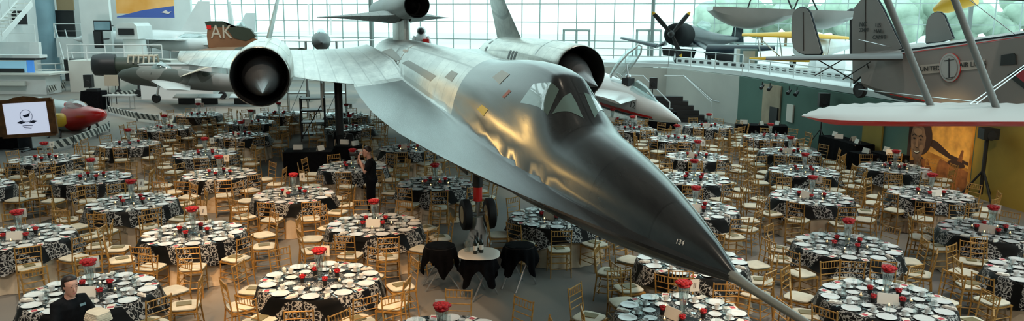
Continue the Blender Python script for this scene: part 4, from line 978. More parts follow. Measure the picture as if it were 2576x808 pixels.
# AK phantom tail
t = thing('phantom_jet', onz(560, 232), 'brown and green jet tail lettered AK behind left engine')
Yk = 47
flatpart(t, 'tail_fin', [at(x, y, Yk) for x, y in ((527, 130), (522, 90), (524, 66), (600, 66), (622, 90), (650, 100), (700, 132))], (0, .22, 0), 'brown')
flatpart(t, 'fin_cap', [at(x, y, Yk) for x, y in ((522, 68), (517, 56), (530, 53), (560, 53), (578, 60), (602, 82), (600, 68))], (0, .26, 0), 'dkgreen')
flatpart(t, 'fin_root', [at(x, y, Yk) for x, y in ((527, 134), (526, 118), (535, 126), (600, 124), (700, 116), (715, 134))], (0, .26, 0), 'dkgreen')
flatpart(t, 'flag', [at(x, y, Yk) for x, y in ((522, 64), (533, 64), (533, 74), (522, 74))], (0, .28, 0), 'red')
flatpart(t, 'camo_patch', [at(x, y, Yk) for x, y in ((572, 72), (600, 66), (630, 72), (646, 92), (620, 103), (590, 96))], (0, .27, 0), 'dkgreen')
text('tail_code', 'AK', 1.15, frame(at(557, 82, Yk-.14), (1, 0, 0), (0, -1, 0)), 'sand', t, ext=.01, sx=.85)
loft(t, 'fuselage', at(500, 140, 47), at(760, 150, 44), [(0, .35, .35, 0), (.2, .6, .55, 0), (.6, .8, .65, 0), (1, .8, .65, 0)], 'camo2')
foil(t, 'tailplane', at(540, 138, 46.6), at(580, 136, 46.6), at(430, 128, 44), at(470, 131, 44), .1, 'silver')
# support legs to the floor
for px in (600, 680): q = at(px, 150, 46); tub(t, 'gear_leg', [((q.x, q.y, .3), (q.x, q.y, q.z))], .09, 'chrome'); gwheel(t, (q.x, q.y, .36), .36, .22)
# distant jets in front of glass
def smalljet(px, py, Y, sc, noseblack, lab, fins=1, m='jetwhite', head=.0, canopy=True):
    c = at(px, py, Y); t = thing('display_jet', (c.x, c.y, 0), lab); f = Vector((math.sin(head), -math.cos(head), 0)); sdv = Vector((math.cos(head), math.sin(head), 0))
    n0, n1 = c+f*4*sc, c-f*5*sc
    loft(t, 'fuselage', n0, n1, [(0, .04*sc, .04*sc, 0), (.08, .35*sc, .35*sc, 0), (.25, .6*sc, .62*sc, 0), (.6, .7*sc, .65*sc, 0), (1, .45*sc, .45*sc, 0)], noseblack)
    if canopy: loft(t, 'canopy', n0-f*2*sc+Vector((0, 0, .5*sc)), n0-f*5*sc+Vector((0, 0, .6*sc)), [(0, .02, .02, 0), (.3, .3*sc, .4*sc, 0), (.7, .28*sc, .35*sc, 0), (1, .05, .05, 0)], 'cglass')
    for s in (-1, 1): foil(t, 'wing', c+sdv*s*.5*sc, c-f*3.2*sc+sdv*s*.5*sc, c-f*2.6*sc+sdv*s*4*sc, c-f*3.6*sc+sdv*s*4*sc, .2*sc, m)
    for k in range(fins):
        o = sdv*((k-.5*(fins-1))*1.6*sc); a = c-f*2.8*sc+o; flatpart(t, 'tail_fin', [a+Vector((0, 0, .4*sc)), a-f*1.4*sc+Vector((0, 0, 2.7*sc)), a-f*2.2*sc+Vector((0, 0, 2.7*sc)), a-f*2.2*sc+Vector((0, 0, .4*sc))], sdv*.1, m)
    for s in (-1, 1):
        q = c+sdv*s*1.1*sc-f*.8*sc; tub(t, 'gear_leg', [((q.x, q.y, .35), (q.x, q.y, c.z))], .07, 'chrome'); gwheel(t, (q.x, q.y, .35), .35, .2, sdv)
    q = c+f*2.4*sc; tub(t, 'nose_gear_leg', [((q.x, q.y, .3), (q.x, q.y, c.z))], .06, 'chrome'); gwheel(t, (q.x, q.y, .3), .3, .16, sdv); return t
smalljet(808, 104, 44, .78, 'black', 'small dark-nosed jet facing camera behind the left wing', 2, 'jetwhite', .25)
smalljet(604, 84, 53, .8, 'dkgreen', 'dark jet with glinting canopy behind the AK tail', 1, 'silver', .5)
smalljet(500, 112, 57, .85, 'jetwhite', 'white jet before glass wall left of the AK tail', 1, 'jetwhite', -.9)
smalljet(345, 98, 56, 1.0, 'jetwhite', 'white curved-body exhibit aircraft beneath the orange banner', 1, 'jetwhite', -1.2)
# astronaut mannequin
c = at(1060, 100, 41); t = thing('astronaut_mannequin', (c.x, c.y, 0), 'white-suited astronaut mannequin with dark visor behind the drone pylon', 'mannequin')
b = MB(); b.ball((0, 0, c.z+.45), .24, 'white', 14).ball((0, 0, c.z-.02), .34, 'white', 14, (1, .7, 1.2)); b.tube([(-.3, 0, c.z+.15), (-.48, -.1, c.z-.25), (-.3, -.3, c.z-.4)], [.13, .11, .09], 'white', 10).tube([(.3, 0, c.z+.15), (.45, -.1, c.z-.25), (.3, -.3, c.z-.4)], [.13, .11, .09], 'white', 10).tube([(-.15, 0, c.z-.3), (-.18, 0, c.z-1.3)], .14, 'white', 10).tube([(.15, 0, c.z-.3), (.18, 0, c.z-1.3)], .14, 'white', 10); b.build('suit', t)
MB().ball((0, -.09, c.z+.45), .19, 'black', 12).build('visor', t); MB().box((.28, -.25, c.z-.1), (.3, .2, .3), 'red').build('pack', t); MB().lathe([(.5, 0), (.5, c.z-1.35)], 'whitepaint', 20).build('pedestal', t)
# white jet with raised canopy on the right ------------------------------------------
nose, tail = at(1712, 306, 29.5), at(1462, 205, 34.5)
t = thing('white_jet', onz(1600, 318), 'white jet with red stripe and raised canopy behind the nose ridge'); t.location = (nose.x-2, 32, 0)
loft(t, 'fuselage', nose, tail, [(0, .03, .03, 0), (.04, .12, .12, 0), (.15, .28, .30, 0), (.3, .42, .5, 0), (.45, .55, .62, 0), (.6, .75, .68, .0), (.8, .95, .7, 0), (1, 1.0, .7, 0)], 'jetwhite', 28)
L, x, y, z = basis(nose, tail); yv = y if y.y < 0 else -y
def side(tt, dz, k=1.0):
    w = interp([(0, .03), (.15, .28), (.3, .42), (.45, .55), (.6, .75), (.8, .95), (1, 1.0)], tt); h = interp([(0, .03), (.15, .30), (.3, .5), (.45, .62), (.6, .68), (1, .7)], tt)
    return nose+x*(L*tt)+z*(dz*h)+yv*(w*math.sqrt(max(.05, 1-dz*dz))*1.0+.012)
b = MB(); o = Vector(t.location); b.grid(lambda u, v: side(.2+.8*u, -.62+.2*v)-o, [i/16 for i in range(17)], [0, .5, 1], 'red'); b.build('red_stripe', t)
b = MB(); b.grid(lambda u, v: side(.2+.8*u, -.80+.14*v)-o, [i/16 for i in range(17)], [0, .5, 1], 'black'); b.build('dark_belly_stripe', t)
text('number', '12', .35, frame(side(.36, .1)+yv*.02, -x, yv), 'black', t)
C = lambda tt, h: nose+x*(L*tt)+z*h
loft(t, 'windscreen', C(.20, .30), C(.44, .62), [(0, .03, .02, 0), (.3, .16, .16, 0), (.65, .26, .32, 0), (1, .28, .34, 0)], 'cglass')
MB().box((0, 0, -.1), (.35, .4, .5), 'black', rz=.6).ball((0, 0, .2), .13, 'chrome', 10).build('ejection_seat', t, C(.52, .75)-o, 30)
b = MB(); fr = [C(.60, .70), C(.64, 1.1)]
h0, h1 = C(.64, .75), C(.64, .75)+(-x*1.35+Vector((0, 0, 1.55)))
b = MB(); rs = []; dv = h1-h0; nn = dv.normalized(); s_ = yv; u_ = nn.cross(s_).normalized(); u_ = u_ if u_.z > 0 else -u_
for q, r in ((0, .30), (.15, .38), (.5, .42), (.8, .34), (1, .12)): rs.append([h0+dv*q+s_*r*math.cos(a)+u_*(r*.85*math.sin(a))-o for a in [PI*k/12 for k in range(13)]])
b.rings(rs, 'cglass', caps=False, closed=False); b.build('raised_canopy', t, smooth=60)
b = MB()
for e in (0, 12): b.tube([r[e] for r in rs], .035, 'silver', 6)
b.tube([rs[0][k] for k in range(13)], .035, 'silver', 6).tube([rs[-1][k] for k in range(13)], .03, 'silver', 6); b.build('canopy_frame', t)
tub(t, 'canopy_strut', [(C(.5, .6), h0+dv*.45)], .03, 'chrome')
foil(t, 'wing', at(1602, 250, 31), at(1500, 222, 33), at(1560, 262, 28.8), at(1496, 240, 29.5), .25, 'jetwhite')
for tt in (.3, .8):
    q = C(tt, -.4); tub(t, 'gear_leg', [((q.x, q.y, .3), (q.x, q.y, q.z))], .06, 'chrome'); gwheel(t, (q.x, q.y, .3), .3, .16, (1, .3, 0))
# navy gull-winged fighter -----------------------------------------------------------
Yn = 42; M['cowlblack'] = mat('matt_black_cowl', (.006, .007, .008), .7, spec=.15); c = at(1692, 86, Yn); t = thing('navy_propeller_fighter', (c.x+2, 43, HG+.22), 'navy gull-winged fighter with yellow-tipped black propeller on the gallery')
bk = at(1858, 100, 50); L, x, y, z = basis(c, bk)
loft(t, 'cowling', c, c+x*1.5, [(0, .42, .42, 0), (.08, .56, .56, 0), (.4, .62, .62, 0), (1, .64, .64, 0)], 'cowlblack', 28); MB().ball((0, 0, 0), .2, 'black', 12).build('propeller_hub', t, c-x*.15-Vector(t.location))
loft(t, 'fuselage', c+x*1.4, bk, [(0, .62, .62, 0), (.15, .56, .6, -.05), (.4, .42, .46, -.12), (.7, .26, .3, -.08), (1, .1, .14, .05)], 'navy', 28)
loft(t, 'canopy', c+x*3.2+z*.6, c+x*5.2+z*.62, [(0, .05, .03, 0), (.3, .24, .3, 0), (.7, .24, .28, 0), (1, .05, .05, 0)], 'cglass')
for e in ((1641, 30), (1736, 30), (1714, 143)):
    tip = at(*e, Yn-.2); r0 = c-x*.1; d = (tip-r0); w = d.cross(x).normalized(); b = MB(); o = Vector(t.location)
    def blade(k0, k1, m, bb=b):
        rs = []
        for q, wd in ((0, .06), (.15, .10), (.5, .13), (.85, .11), (1, .05)):
            qq = k0+(k1-k0)*q; wq = interp([(0, .05), (.2, .11), (.6, .14), (.9, .11), (1, .04)], qq); cc = r0+d*qq-o; rs.append([cc+w*wq*math.cos(a)+x*(.03*math.sin(a)) for a in [2*PI*k/10 for k in range(10)]])
        bb.rings(rs, m)
    blade(0, .9, 'black'); pb = b.build('propeller_blade', t); b2 = MB(); blade(.9, 1, 'yellow', b2); b2.build('yellow_tip', pb)
W = lambda px, py, Y: at(px, py, Y)
foil(t, 'wing', W(1745, 108, 43), W(1760, 112, 46), W(1775, 126, 41.5), W(1800, 124, 44.5), .32, 'navy'); foil(t, 'outer_wing', W(1775, 132, 41.5), W(1790, 124, 43.2), W(1950, 124, 40.5), W(1945, 118, 41.6), .62, 'navy')
foil(t, 'wing', W(1672, 108, 43), W(1680, 112, 46), W(1650, 118, 42.5), W(1660, 116, 45), .3, 'navy'); foil(t, 'outer_wing', W(1650, 118, 42.5), W(1660, 116, 45), W(1560, 97, 43), W(1570, 95, 44.5), .28, 'navy')
flatpart(t, 'wing_flap', [W(1770, 132, 43.5), W(1875, 135, 43), W(1872, 152, 43), W(1830, 158, 43), W(1790, 148, 43.4)], (0, .1, 0), 'black')
flatpart(t, 'wing_flap', [W(1665, 120, 44), W(1752, 125, 44), W(1745, 146, 44), W(1668, 140, 44)], (0, .1, 0), 'black')
flatpart(t, 'tail_fin', [W(1838, 112, 50), W(1848, 70, 50), W(1857, 57, 50), (W(1866, 62, 50)), W(1868, 112, 50)], x.cross(Vector((0, 0, 1)))*.16, 'navy')
foil(t, 'tailplane', W(1840, 106, 49.5), W(1868, 104, 50.5), W(1790, 104, 48.5), W(1800, 102, 49.5), .12, 'navy')
for px in (1702, 1782):
    q = at(px, 130, 42.5); gz = HG+.22; tub(t, 'gear_leg', [((q.x, q.y, gz+.3), (q.x, q.y+.1, q.z))], .08, 'black'); gwheel(t, (q.x, q.y, gz+.33), .33, .2, (1, 0, 0))
# suspended two-lobed grey hull
A, B, C_ = at(1785, 24, 30), at(1998, 32, 29.6), at(2142, 36, 29.4)
t = thing('suspended_float', (A+C_)/2, 'long grey scalloped pair of wings hanging before the glass at upper right'); t.location = B
def lobe(P, Q, hmax, name):
    L, x, y, z = basis(P, Q); b = MB(); rs = []; o = Vector(t.location)
    for i in range(13):
        q = i/12; hh = .05+hmax*math.sin(PI*min(1, q**.9))**.8; cc = P+x*L*q-o; ring = []
        ring += [cc+y*s*1.1+z*.10 for s in (-1, 0, 1)]; ring += [cc+y*1.1*math.cos(a)-z*(hh*math.sin(a)) for a in [PI*k/8 for k in range(1, 8)]]
        rs.append(ring)
    b.rings(rs, 'silver'); o2 = b.build(name, t, smooth=40)
    for i in range(1, 12, 2):
        pass
    return o2
lobe(A, B, .62, 'wing_panel'); lobe(B, C_, .55, 'wing_panel')
tub(t, 'brace', [(at(1880, 24, 30), at(1895, -20, 30)), (at(1995, 30, 29.6), at(1975, -20, 29.6)), (at(1995, 30, 29.6), at(2015, -20, 29.6)), (at(2060, 34, 29.5), at(2035, -20, 29.5))], .03, 'taupedk')
b = MB(); b.ball((0, 0, 0), .22, 'black', 12); b.build('end_fitting', t, C_-B)
tub(t, 'support_post', [(at(2142, 36, 29.4), at(2142, 150, 29.4))], .07, 'black')
# yellow biplane
Yy = 38; t = thing('yellow_biplane', at(2000, 130, Yy), 'yellow-winged biplane with grey struts behind the tall grey tail fin'); t.location = (at(2000, 130, Yy).x, Yy, HG+.22)
foil(t, 'upper_wing', at(2000, 92, Yy-.8), at(2000, 86, Yy+.8), at(1866, 89, Yy-.5), at(1868, 87, Yy+.6), .34, 'yellow'); foil(t, 'upper_wing', at(2000, 92, Yy-.8), at(2000, 86, Yy+.8), at(2136, 98, Yy-.5), at(2134, 94, Yy+.6), .34, 'yellow')
foil(t, 'lower_wing', at(2000, 152, Yy-.8), at(2000, 146, Yy+.8), at(1885, 148, Yy-.5), at(1887, 146, Yy+.6), .3, 'yellow'); foil(t, 'lower_wing', at(2000, 152, Yy-.8), at(2000, 146, Yy+.8), at(2120, 158, Yy-.5), at(2120, 153, Yy+.6), .3, 'yellow')
loft(t, 'fuselage', at(2010, 125, Yy-1.5), at(2150, 112, Yy+4), [(0, .3, .32, 0), (.1, .42, .45, 0), (.5, .4, .42, 0), (1, .1, .12, 0)], 'silver')
tub(t, 'strut', [(at(x0, 90, Yy), at(x0+dx, 148, Yy)) for x0, dx in ((1905, 10), (1960, 8), (2040, -6), (2090, -8))]+[(at(1905, 90, Yy), at(1968, 148, Yy)), (at(2040, 92, Yy), at(2082, 150, Yy))], .03, 'chrome')
for px in (1992, 2046): q = at(px, 190, Yy); tub(t, 'gear_leg', [((q.x, q.y, HG+.5), at(2010, 135, Yy))], .05, 'black'); gwheel(t, (q.x, q.y, HG+.22+.33), .33, .14, (1, 0, 0))
# exhibits on the gallery: white cylinder, blue sign tower, pale display cases
q = at(1880, 165, 39); t = thing('sign_tower', (q.x, q.y, HG+.22), 'grey-green information tower on the gallery left of biplane', 'sign'); MB().box((0, 0, .45), (.9, .3, .9), 'column').build('body', t, smooth=0); MB().box((0, -.16, .5), (.6, .02, .6), 'silver').build('panel', t, smooth=0); MB().box((-.55, 0, .45), (.18, .4, .9), 'whitepaint').build('side_post', t, smooth=0)
t = thing('white_nacelle', (at(2075, 180, 35).x, 35, HG+.22), 'glossy white rounded fairing resting on the gallery behind the grey tail', 'exhibit'); loft(t, 'shell', at(2035, 166, 35), at(2125, 168, 35), [(0, .1, .1, 0), (.1, .42, .42, 0), (.5, .5, .5, 0), (.9, .45, .45, 0), (1, .2, .2, 0)], 'jetwhite'); MB().box((0, 0, .08), (1.2, .6, .16), 'chrome').build('cradle', t, smooth=0)
for k, (px, w_, lab) in enumerate(((1345, 3.6, 'low white exhibit plinth behind the right engine'), (1560, 3.5, 'low white exhibit plinth left of the navy fighter'), (455, 4.2, 'low white exhibit plinth left of the AK tail'))):
    Yp = 46 if px < 1700 else 44; q = at(px, 165, Yp); z0 = 0 if px < 1700 else HG+.22; t = thing('exhibit_plinth', (q.x, Yp, z0), lab, 'plinth'); MB().box((0, 0, .45 if z0 else 1.0), (w_, 1.6, .9 if z0 else 2.0), 'whitepaint').build('base', t, smooth=0); MB().box((0, 0, .93 if z0 else 2.03), (w_+.1, 1.7, .06), 'silver').build('top_edge', t, smooth=0)
# grey mail biplane on the right -----------------------------------------------------
fa, fb = at(2190, 176, 25), at(2640, 186, 19.5)       # tail and front axis points of the fuselage side
t = thing('mail_biplane', (at(2400, 180, 22).x, 22, HG+.22), 'large taupe mail biplane with three tail fins, lettered UNITED AIR LINES'); o = Vector(t.location)
L, x, y, z = basis(fa, fb); nv = y if y.y < 0 else -y     # nv faces the camera
def sp_(px, py, off=0.): return onplane(px, py, Vector(fa)+nv*.62, nv)+nv*off
top_l = [(2190, 140), (2268, 125), (2400, 107), (2576, 82), (2700, 66)]; bot_l = [(2150, 212), (2240, 246), (2330, 264), (2460, 280), (2576, 292), (2700, 304)]
b = MB(); rs = []
for px in (2165, 2200, 2268, 2340, 2400, 2480, 2576, 2700):
    a, c = sp_(px, interp(top_l, px)), sp_(px, interp(bot_l, px)); w = .25 if px < 2180 else min(1.3, .3+(px-2165)/110); rr = .12
    q = [a-Vector((0, 0, rr)), a-nv*rr, a-nv*(w/2)+Vector((0, 0, .12)), a-nv*(w-rr), a-nv*w-Vector((0, 0, rr)), c-nv*w+Vector((0, 0, rr)), c-nv*(w-rr), c-nv*rr, c+Vector((0, 0, rr))]
    rs.append([v-o for v in q])
b.rings(rs, 'taupe'); b.build('fuselage', t, smooth=30)
def spart(name, pts, th, m, off=0., parent=t, plane_off=0.):
    b = MB(); e = nv*th; b.prism([sp_(px, py, off)-o for px, py in pts], e, m); return b.build(name, parent, smooth=20)
def stripe(name, f0, f1, m, x0=2200, x1=2700):
    b = MB(); b.grid(lambda u, v: sp_(x0+(x1-x0)*u, interp(f0, x0+(x1-x0)*u)*(1-v)+interp(f1, x0+(x1-x0)*u)*v, .012)-o, [i/10 for i in range(11)], [0, 1], m); return b.build(name, t, smooth=0)
stripe('blue_edge_line', [(a, c+1) for a, c in top_l], [(a, c+6) for a, c in top_l], 'navy', 2268); stripe('red_edge_line', [(a, c+9) for a, c in top_l], [(a, c+11) for a, c in top_l], 'red', 2268)
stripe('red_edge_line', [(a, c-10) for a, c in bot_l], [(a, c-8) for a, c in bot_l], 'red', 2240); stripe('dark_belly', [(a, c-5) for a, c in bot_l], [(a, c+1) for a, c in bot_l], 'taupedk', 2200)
M['cream'] = mat('cream_paint', (.52, .49, .44), .5)
spart('name_band', [(2317, 164), (2480, 149), (2480, 172), (2317, 187)], .012, 'cream', .02)
b = MB()
ring = lambda rx_, ry_: [(2392+rx_*math.cos(a), 170+ry_*math.sin(a)) for a in [2*PI*k/32 for k in range(32)]]
spart('emblem_rim', ring(27, 37), .02, 'red', .03); spart('emblem_disc', ring(26, 36), .02, 'silver', .04); spart('emblem_inner', ring(21.5, 30.5), .02, 'taupe', .05); spart('emblem_inner', ring(20, 29), .02, 'silver', .06)
for pts in ([(2391, 147), (2393.5, 147), (2394, 195), (2391, 195)], [(2380, 152), (2406, 149), (2406, 150.5), (2380, 154)], [(2384, 196), (2403, 193), (2403, 195), (2384, 198)]): spart('emblem_mark', pts, .02, 'taupedk', .07)
def stext(s, px, py, size, m='taupedk', sx=1, off=.04, xdir=None):
    p = sp_(px, py, off); d = xdir or (sp_(px+10, py-.7)-sp_(px-10, py+.7)); ob = text('lettering', s, size, frame(p, d, nv), m, t, ext=.004, sx=sx); return ob
stext('UNITED', 2342, 173, .19); stext('AIR LINES', 2449, 162, .19)
spart('cabin_window', [(2521, 139), (2552, 134), (2557, 139), (2558, 162), (2519, 165)], .03, 'taupedk', .02)
spart('diamond_emblem', [(2535, 190), (2580, 162), (2640, 195), (2580, 225)], .02, 'taupedk', .02); spart('diamond_inner', [(2556, 189), (2582, 174), (2612, 194), (2582, 210)], .02, 'redprint', .035)
# fins: each is its own plane, parallel to the fuselage
def fin(name, pts, dpt, m='taupe', edge=True):
    n0 = Vector(fa)+nv*dpt; P = [onplane(px, py, n0, nv)-o for px, py in pts]; b = MB(); b.prism(P, nv*.10, m); f = b.build(name, t, smooth=20)
    if edge: MB().tube(P+[P[0]], .035, 'navy', 6, False).build('edge_binding', f)
    return f
f1 = fin('left_fin', [(1994, 50), (1997, 34), (2004, 25), (2013, 20), (2022, 19), (2032, 23), (2040, 34), (2045, 50), (2068, 131), (2066, 136), (2026, 136), (2010, 130), (1999, 120), (1994, 100)], 1.6)
n0 = Vector(fa)+nv*1.66; b = MB(); b.tube([onplane(2020, 30, n0, nv)-o, onplane(2021, 128, n0, nv)-o], .012, 'taupedk', 4).build('rudder_hinge', f1); 
f2 = fin('centre_fin', [(2148, 210), (2146, 60), (2152, 20), (2170, -2), (2205, -8), (2222, 20), (2272, 122), (2230, 134)], .2)
n1 = Vector(fa)+nv*.26; MB().tube([onplane(2177, 0, n1, nv)-o, onplane(2176, 134, n1, nv)-o], .012, 'taupedk', 4).build('rudder_hinge', f2)
for s, px, py, sz in (('NC', 2172, 62, .20), ('224M', 2174, 76, .17), ('US', 2210, 64, .19), ('MAIL', 2211, 79, .18), ('CAM18', 2213, 94, .17)):
    p = onplane(px, py, n1, nv); text('lettering', s, sz, frame(p+nv*.02, Vector(fb)-Vector(fa), nv), 'taupedk', f2, ext=.004)
f3 = fin('right_fin', [(2331, 108), (2332, 66), (2337, 48), (2346, 36), (2358, 31), (2368, 32), (2378, 41), (2400, 97), (2370, 104)], -1.9)
M['tailgrey'] = mat('dark_tail_grey', (.09, .09, .088), .5)
foil(t, 'tailplane', at(2272, 148, 22.6), at(2255, 139, 24.2), at(1926, 150, 21.4), at(1930, 145, 22.4), .24, 'tailgrey')
foil(t, 'tailplane', at(2272, 136, 24.6), at(2180, 130, 26.2), at(2330, 112, 28.6), at(2300, 110, 29), .22, 'taupe')
tub(t, 'brace', [(at(2060, 152, 22.6), at(2165, 212, 24.6)), (at(2120, 150, 23.6), at(2050, 190, 23.4)), (at(2190, 155, 24), at(2120, 200, 24.3)), (at(2180, 158, 24.2), at(2200, 215, 24.6))], .018, 'taupedk')
tub(t, 'tail_wheel_fork', [(at(2180, 205, 24.8), at(2164, 228, 24.8))], .05, 'black'); gwheel(t, at(2164, 226, 24.8), .26, .18, nv, hub='black')
# lower wing reaching over the tables and the two big interplane struts
hw = 3.06; tip = onz(2016, 292, hw)
def wp(px, py): return onz(px, py, hw)
b = MB(); rs = []; le = [(2016, 292), (2060, 299), (2120, 303), (2250, 306), (2400, 306), (2600, 306), (2800, 306)]; te = [(2017, 291), (2060, 274), (2120, 263), (2250, 259), (2400, 259), (2600, 262), (2800, 266)]
for i in range(40):
    px = 2017+(i/39)**1.4*780; a, c = wp(px, interp(le, px)), wp(px, interp(te, px)); th = min(.13, .01+(px-2016)/600); ring = []; sc = .012*math.sin(i*PI/1.0)+.02*(i % 2)
    for k in range(9): q = (1-math.cos(PI*k/8))/2; ring.append(a+(c-a)*q+Vector((0, 0, th*(q**.5)*(1-q)*1.7+sc*q))-o)
    for k in range(7, 0, -1): q = (1-math.cos(PI*k/8))/2; ring.append(a+(c-a)*q-Vector((0, 0, th*(q**.5)*(1-q)*1.9+.05*min(1, (px-2016)/100)))-o)
    rs.append(ring)
lw = MB(); lw.rings(rs, 'silver', caps=True)
M['wingfabric'] = mat('grey_wing_fabric', (.34, .36, .36), .5); lw.mats = ['wingfabric', 'red']
for i, f in enumerate(lw.f):
    ks = [k % 16 for k in f]
    if len(f) == 4 and (sum(1 for k in ks if k >= 9 or k == 0) >= 3): lw.m[i] = 1
lw.build('lower_wing', t, smooth=40)
M['strutgrey'] = mat('strut_grey', (.16, .175, .17), .5)
def strut(p, q): tub(t, 'interplane_strut', [(p, q)], .065, 'strutgrey', 12)
s0, s1 = onz(2342, 268, hw+.05), onz(2508, 274, hw+.05)
strut(s0, at(2232, 0, s0.y+.3)+(at(2232, 0, s0.y+.3)-s0)*.6); strut(s1, at(2402, 0, s1.y+.3)+(at(2402, 0, s1.y+.3)-s1)*.6)
tub(t, 'bracing_wire', [(at(2440, 262, 15), at(2576, 165, 17)), (at(2455, 262, 15), at(2576, 172, 17)), (at(2160, 100, 24), at(2300, 132, 24)), (at(2440, 0, 20), at(2560, 92, 20)), (at(2160, 225, 23), at(2470, 258, 16))], .012, 'chrome', 5)
u0 = onz(2450, 0, 5.2) if False else at(2450, -6, 18); foil(t, 'upper_wing', at(2440, -10, 17), at(2420, -22, 20), at(2800, 8, 17), at(2800, -8, 20), .3, 'taupedk')
# yellow tail piece of another aircraft, upper right
t = thing('hanging_yellow_aircraft', at(2385, 12, 30), 'yellow tail of a small aircraft hanging at the upper right'); loft(t, 'tail_boom', at(2350, 26, 30), at(2450, -14, 29), [(0, .1, .1, 0), (.3, .28, .3, 0), (1, .35, .4, 0)], 'yellow'); foil(t, 'tailplane', at(2355, 24, 30), at(2375, 16, 30.5), at(2440, 4, 29), at(2450, 0, 29.4), .1, 'sand')
# red and white small racer on the left, cut by the frame ------------------------------
Yr = 33; t = thing('red_nosed_racer', onz(150, 345), 'silver and red small aircraft behind the framed screen'); 
loft(t, 'body', at(60, 292, 33.5), at(190, 298, 32.5), [(0, .7, .75, 0), (.3, .85, .85, 0), (.8, .78, .72, 0), (1, .62, .6, 0)], 'silver', 26)
loft(t, 'red_nose', at(186, 296, 32.5), at(258, 284, 31.2), [(0, .62, .6, 0), (.25, .62, .52, 0), (.6, .45, .36, -.04), (.9, .3, .24, -.06), (1, .1, .1, -.06)], 'red', 24, label='glossy red nose section')
loft(t, 'canopy', at(168, 262, 32.4), at(222, 276, 31.8), [(0, .05, .05, 0), (.3, .35, .3, 0), (.7, .3, .25, 0), (1, .05, .04, 0)], 'cglass'); loft(t, 'red_fairing', at(160, 262, 32.6), at(200, 272, 32.2), [(0, .05, .05, 0), (.3, .22, .2, -.05), (1, .22, .15, -.1)], 'red')
tub(t, 'support_leg', [(at(232, 300, 31.8), onz(222, 330)), (at(238, 300, 31.8), onz(250, 326)), (at(120, 320, 33), onz(122, 348)), (at(150, 320, 33), onz(152, 348))], .05, 'black')
MB().lathe([(.28, 0), (.36, .1), (.36, .4), (.28, .5)], 'yellow', 16).build('yellow_spinner', t, at(143, 318, 31)-t.location)
# framed presentation screen
Ys = onz(70, 378).y; c = at(68, 297, Ys); t = thing('framed_screen', (c.x, Ys, 0), 'white presentation screen in an ornate brown frame on a stand', 'screen')
kx = Ys/1950; M['frame'] = mat('brown_frame', (.16, .065, .02), .4, var=.3, scale=5); M['scr'] = mat('lit_screen', (.6, .65, .75), .4, emit=((.72, .80, 1.0), .55)); M['ink'] = mat('navy_print', (.03, .04, .09), .6)
w, h = 120*kx, 88*kx; fr = MB()
for dx, dz, ww, hh in ((0, h/2, w, .13), (0, -h/2, w, .13), (-w/2, 0, .14, h), (w/2, 0, .14, h)): fr.box((dx, 0, dz), (ww+.1, .1, hh+.0), 'frame')
fr.prism([(-w*.32, 0, h/2+.05), (-w*.2, 0, h/2+.13), (0, 0, h/2+.17), (w*.2, 0, h/2+.13), (w*.32, 0, h/2+.05)], (0, .1, 0), 'frame')
tt = empty('screen_head', (0, 0, c.z)); tt.parent = t; tt.rotation_euler = (0, math.radians(-3), math.radians(8))
fr.build('frame', tt, smooth=0); sc = MB().box((0, .0, 0), (w-.08, .05, h-.08), 'scr').build('panel', tt, smooth=0)
lg = MB(); lg.tube([(.20*math.cos(a), -.04, .08+.22*math.sin(a)) for a in [2*PI*k/24 for k in range(25)]], .008, 'ink', 5); lg.prism([(-.35, -.04, -.15), (-.2, -.04, -.08), (-.05, -.04, -.15), (-.2, -.04, -.2)], (0, .01, 0), 'ink').prism([(.35, -.04, -.12), (.2, -.04, -.08), (.05, -.04, -.15), (.2, -.04, -.2)], (0, .01, 0), 'ink').prism([(-.12, -.04, .1), (.05, -.04, .14), (.14, -.04, .2), (.1, -.04, .06), (-.05, -.04, .02)], (0, .01, 0), 'ink')
for k in range(3): lg.box((0, -.04, -.27-k*.055), (.34-.06*k, .01, .02), 'ink')
lg.build('emblem', tt, smooth=0)
MB().tube([(0, .05, 0), (0, .05, c.z-h/2+.1)], .05, 'black', 10).build('pole', t); MB().tube([(-.6, 0, .03), (.6, .1, .03)], .04, 'black').tube([(0, -.5, .03), (0, .6, .03)], .04, 'black').build('foot', t)
# striped barricades
M['hazard'] = stripes('hazard_stripes', (.03, .035, .03), (.62, .60, .55), 1.1)
def barric(pts, h, lab):
    P = [onz(x, y) for x, y in pts]; t = thing('striped_barricade', P[0], lab, 'barrier')
    for a, c in zip(P, P[1:]):
        d = c-a; b = MB(); b.box((d.length/2, 0, h*.62), (d.length, .05, h*.62), 'hazard'); ob = b.build('board', t, a-P[0], 0); ob.rotation_euler = (0, 0, math.atan2(d.y, d.x))
        for q in (0, 1): e = a+d*q-P[0]; MB().tube([e, e+Vector((0, 0, h))], .03, 'chrome').build('post', t)
barric([(272, 287), (345, 305), (400, 312)], .42, 'black and white striped barricade behind the far left tables'); barric([(128, 388), (185, 372), (245, 348), (276, 332)], .45, 'black and white striped barricade beside the red-nosed aircraft')
barric([(262, 250), (320, 242), (388, 232)], .35, 'striped barricade in front of the camouflaged jet nose'); barric([(122, 240), (165, 228)], .6, 'striped barricade at the foot of blue column')
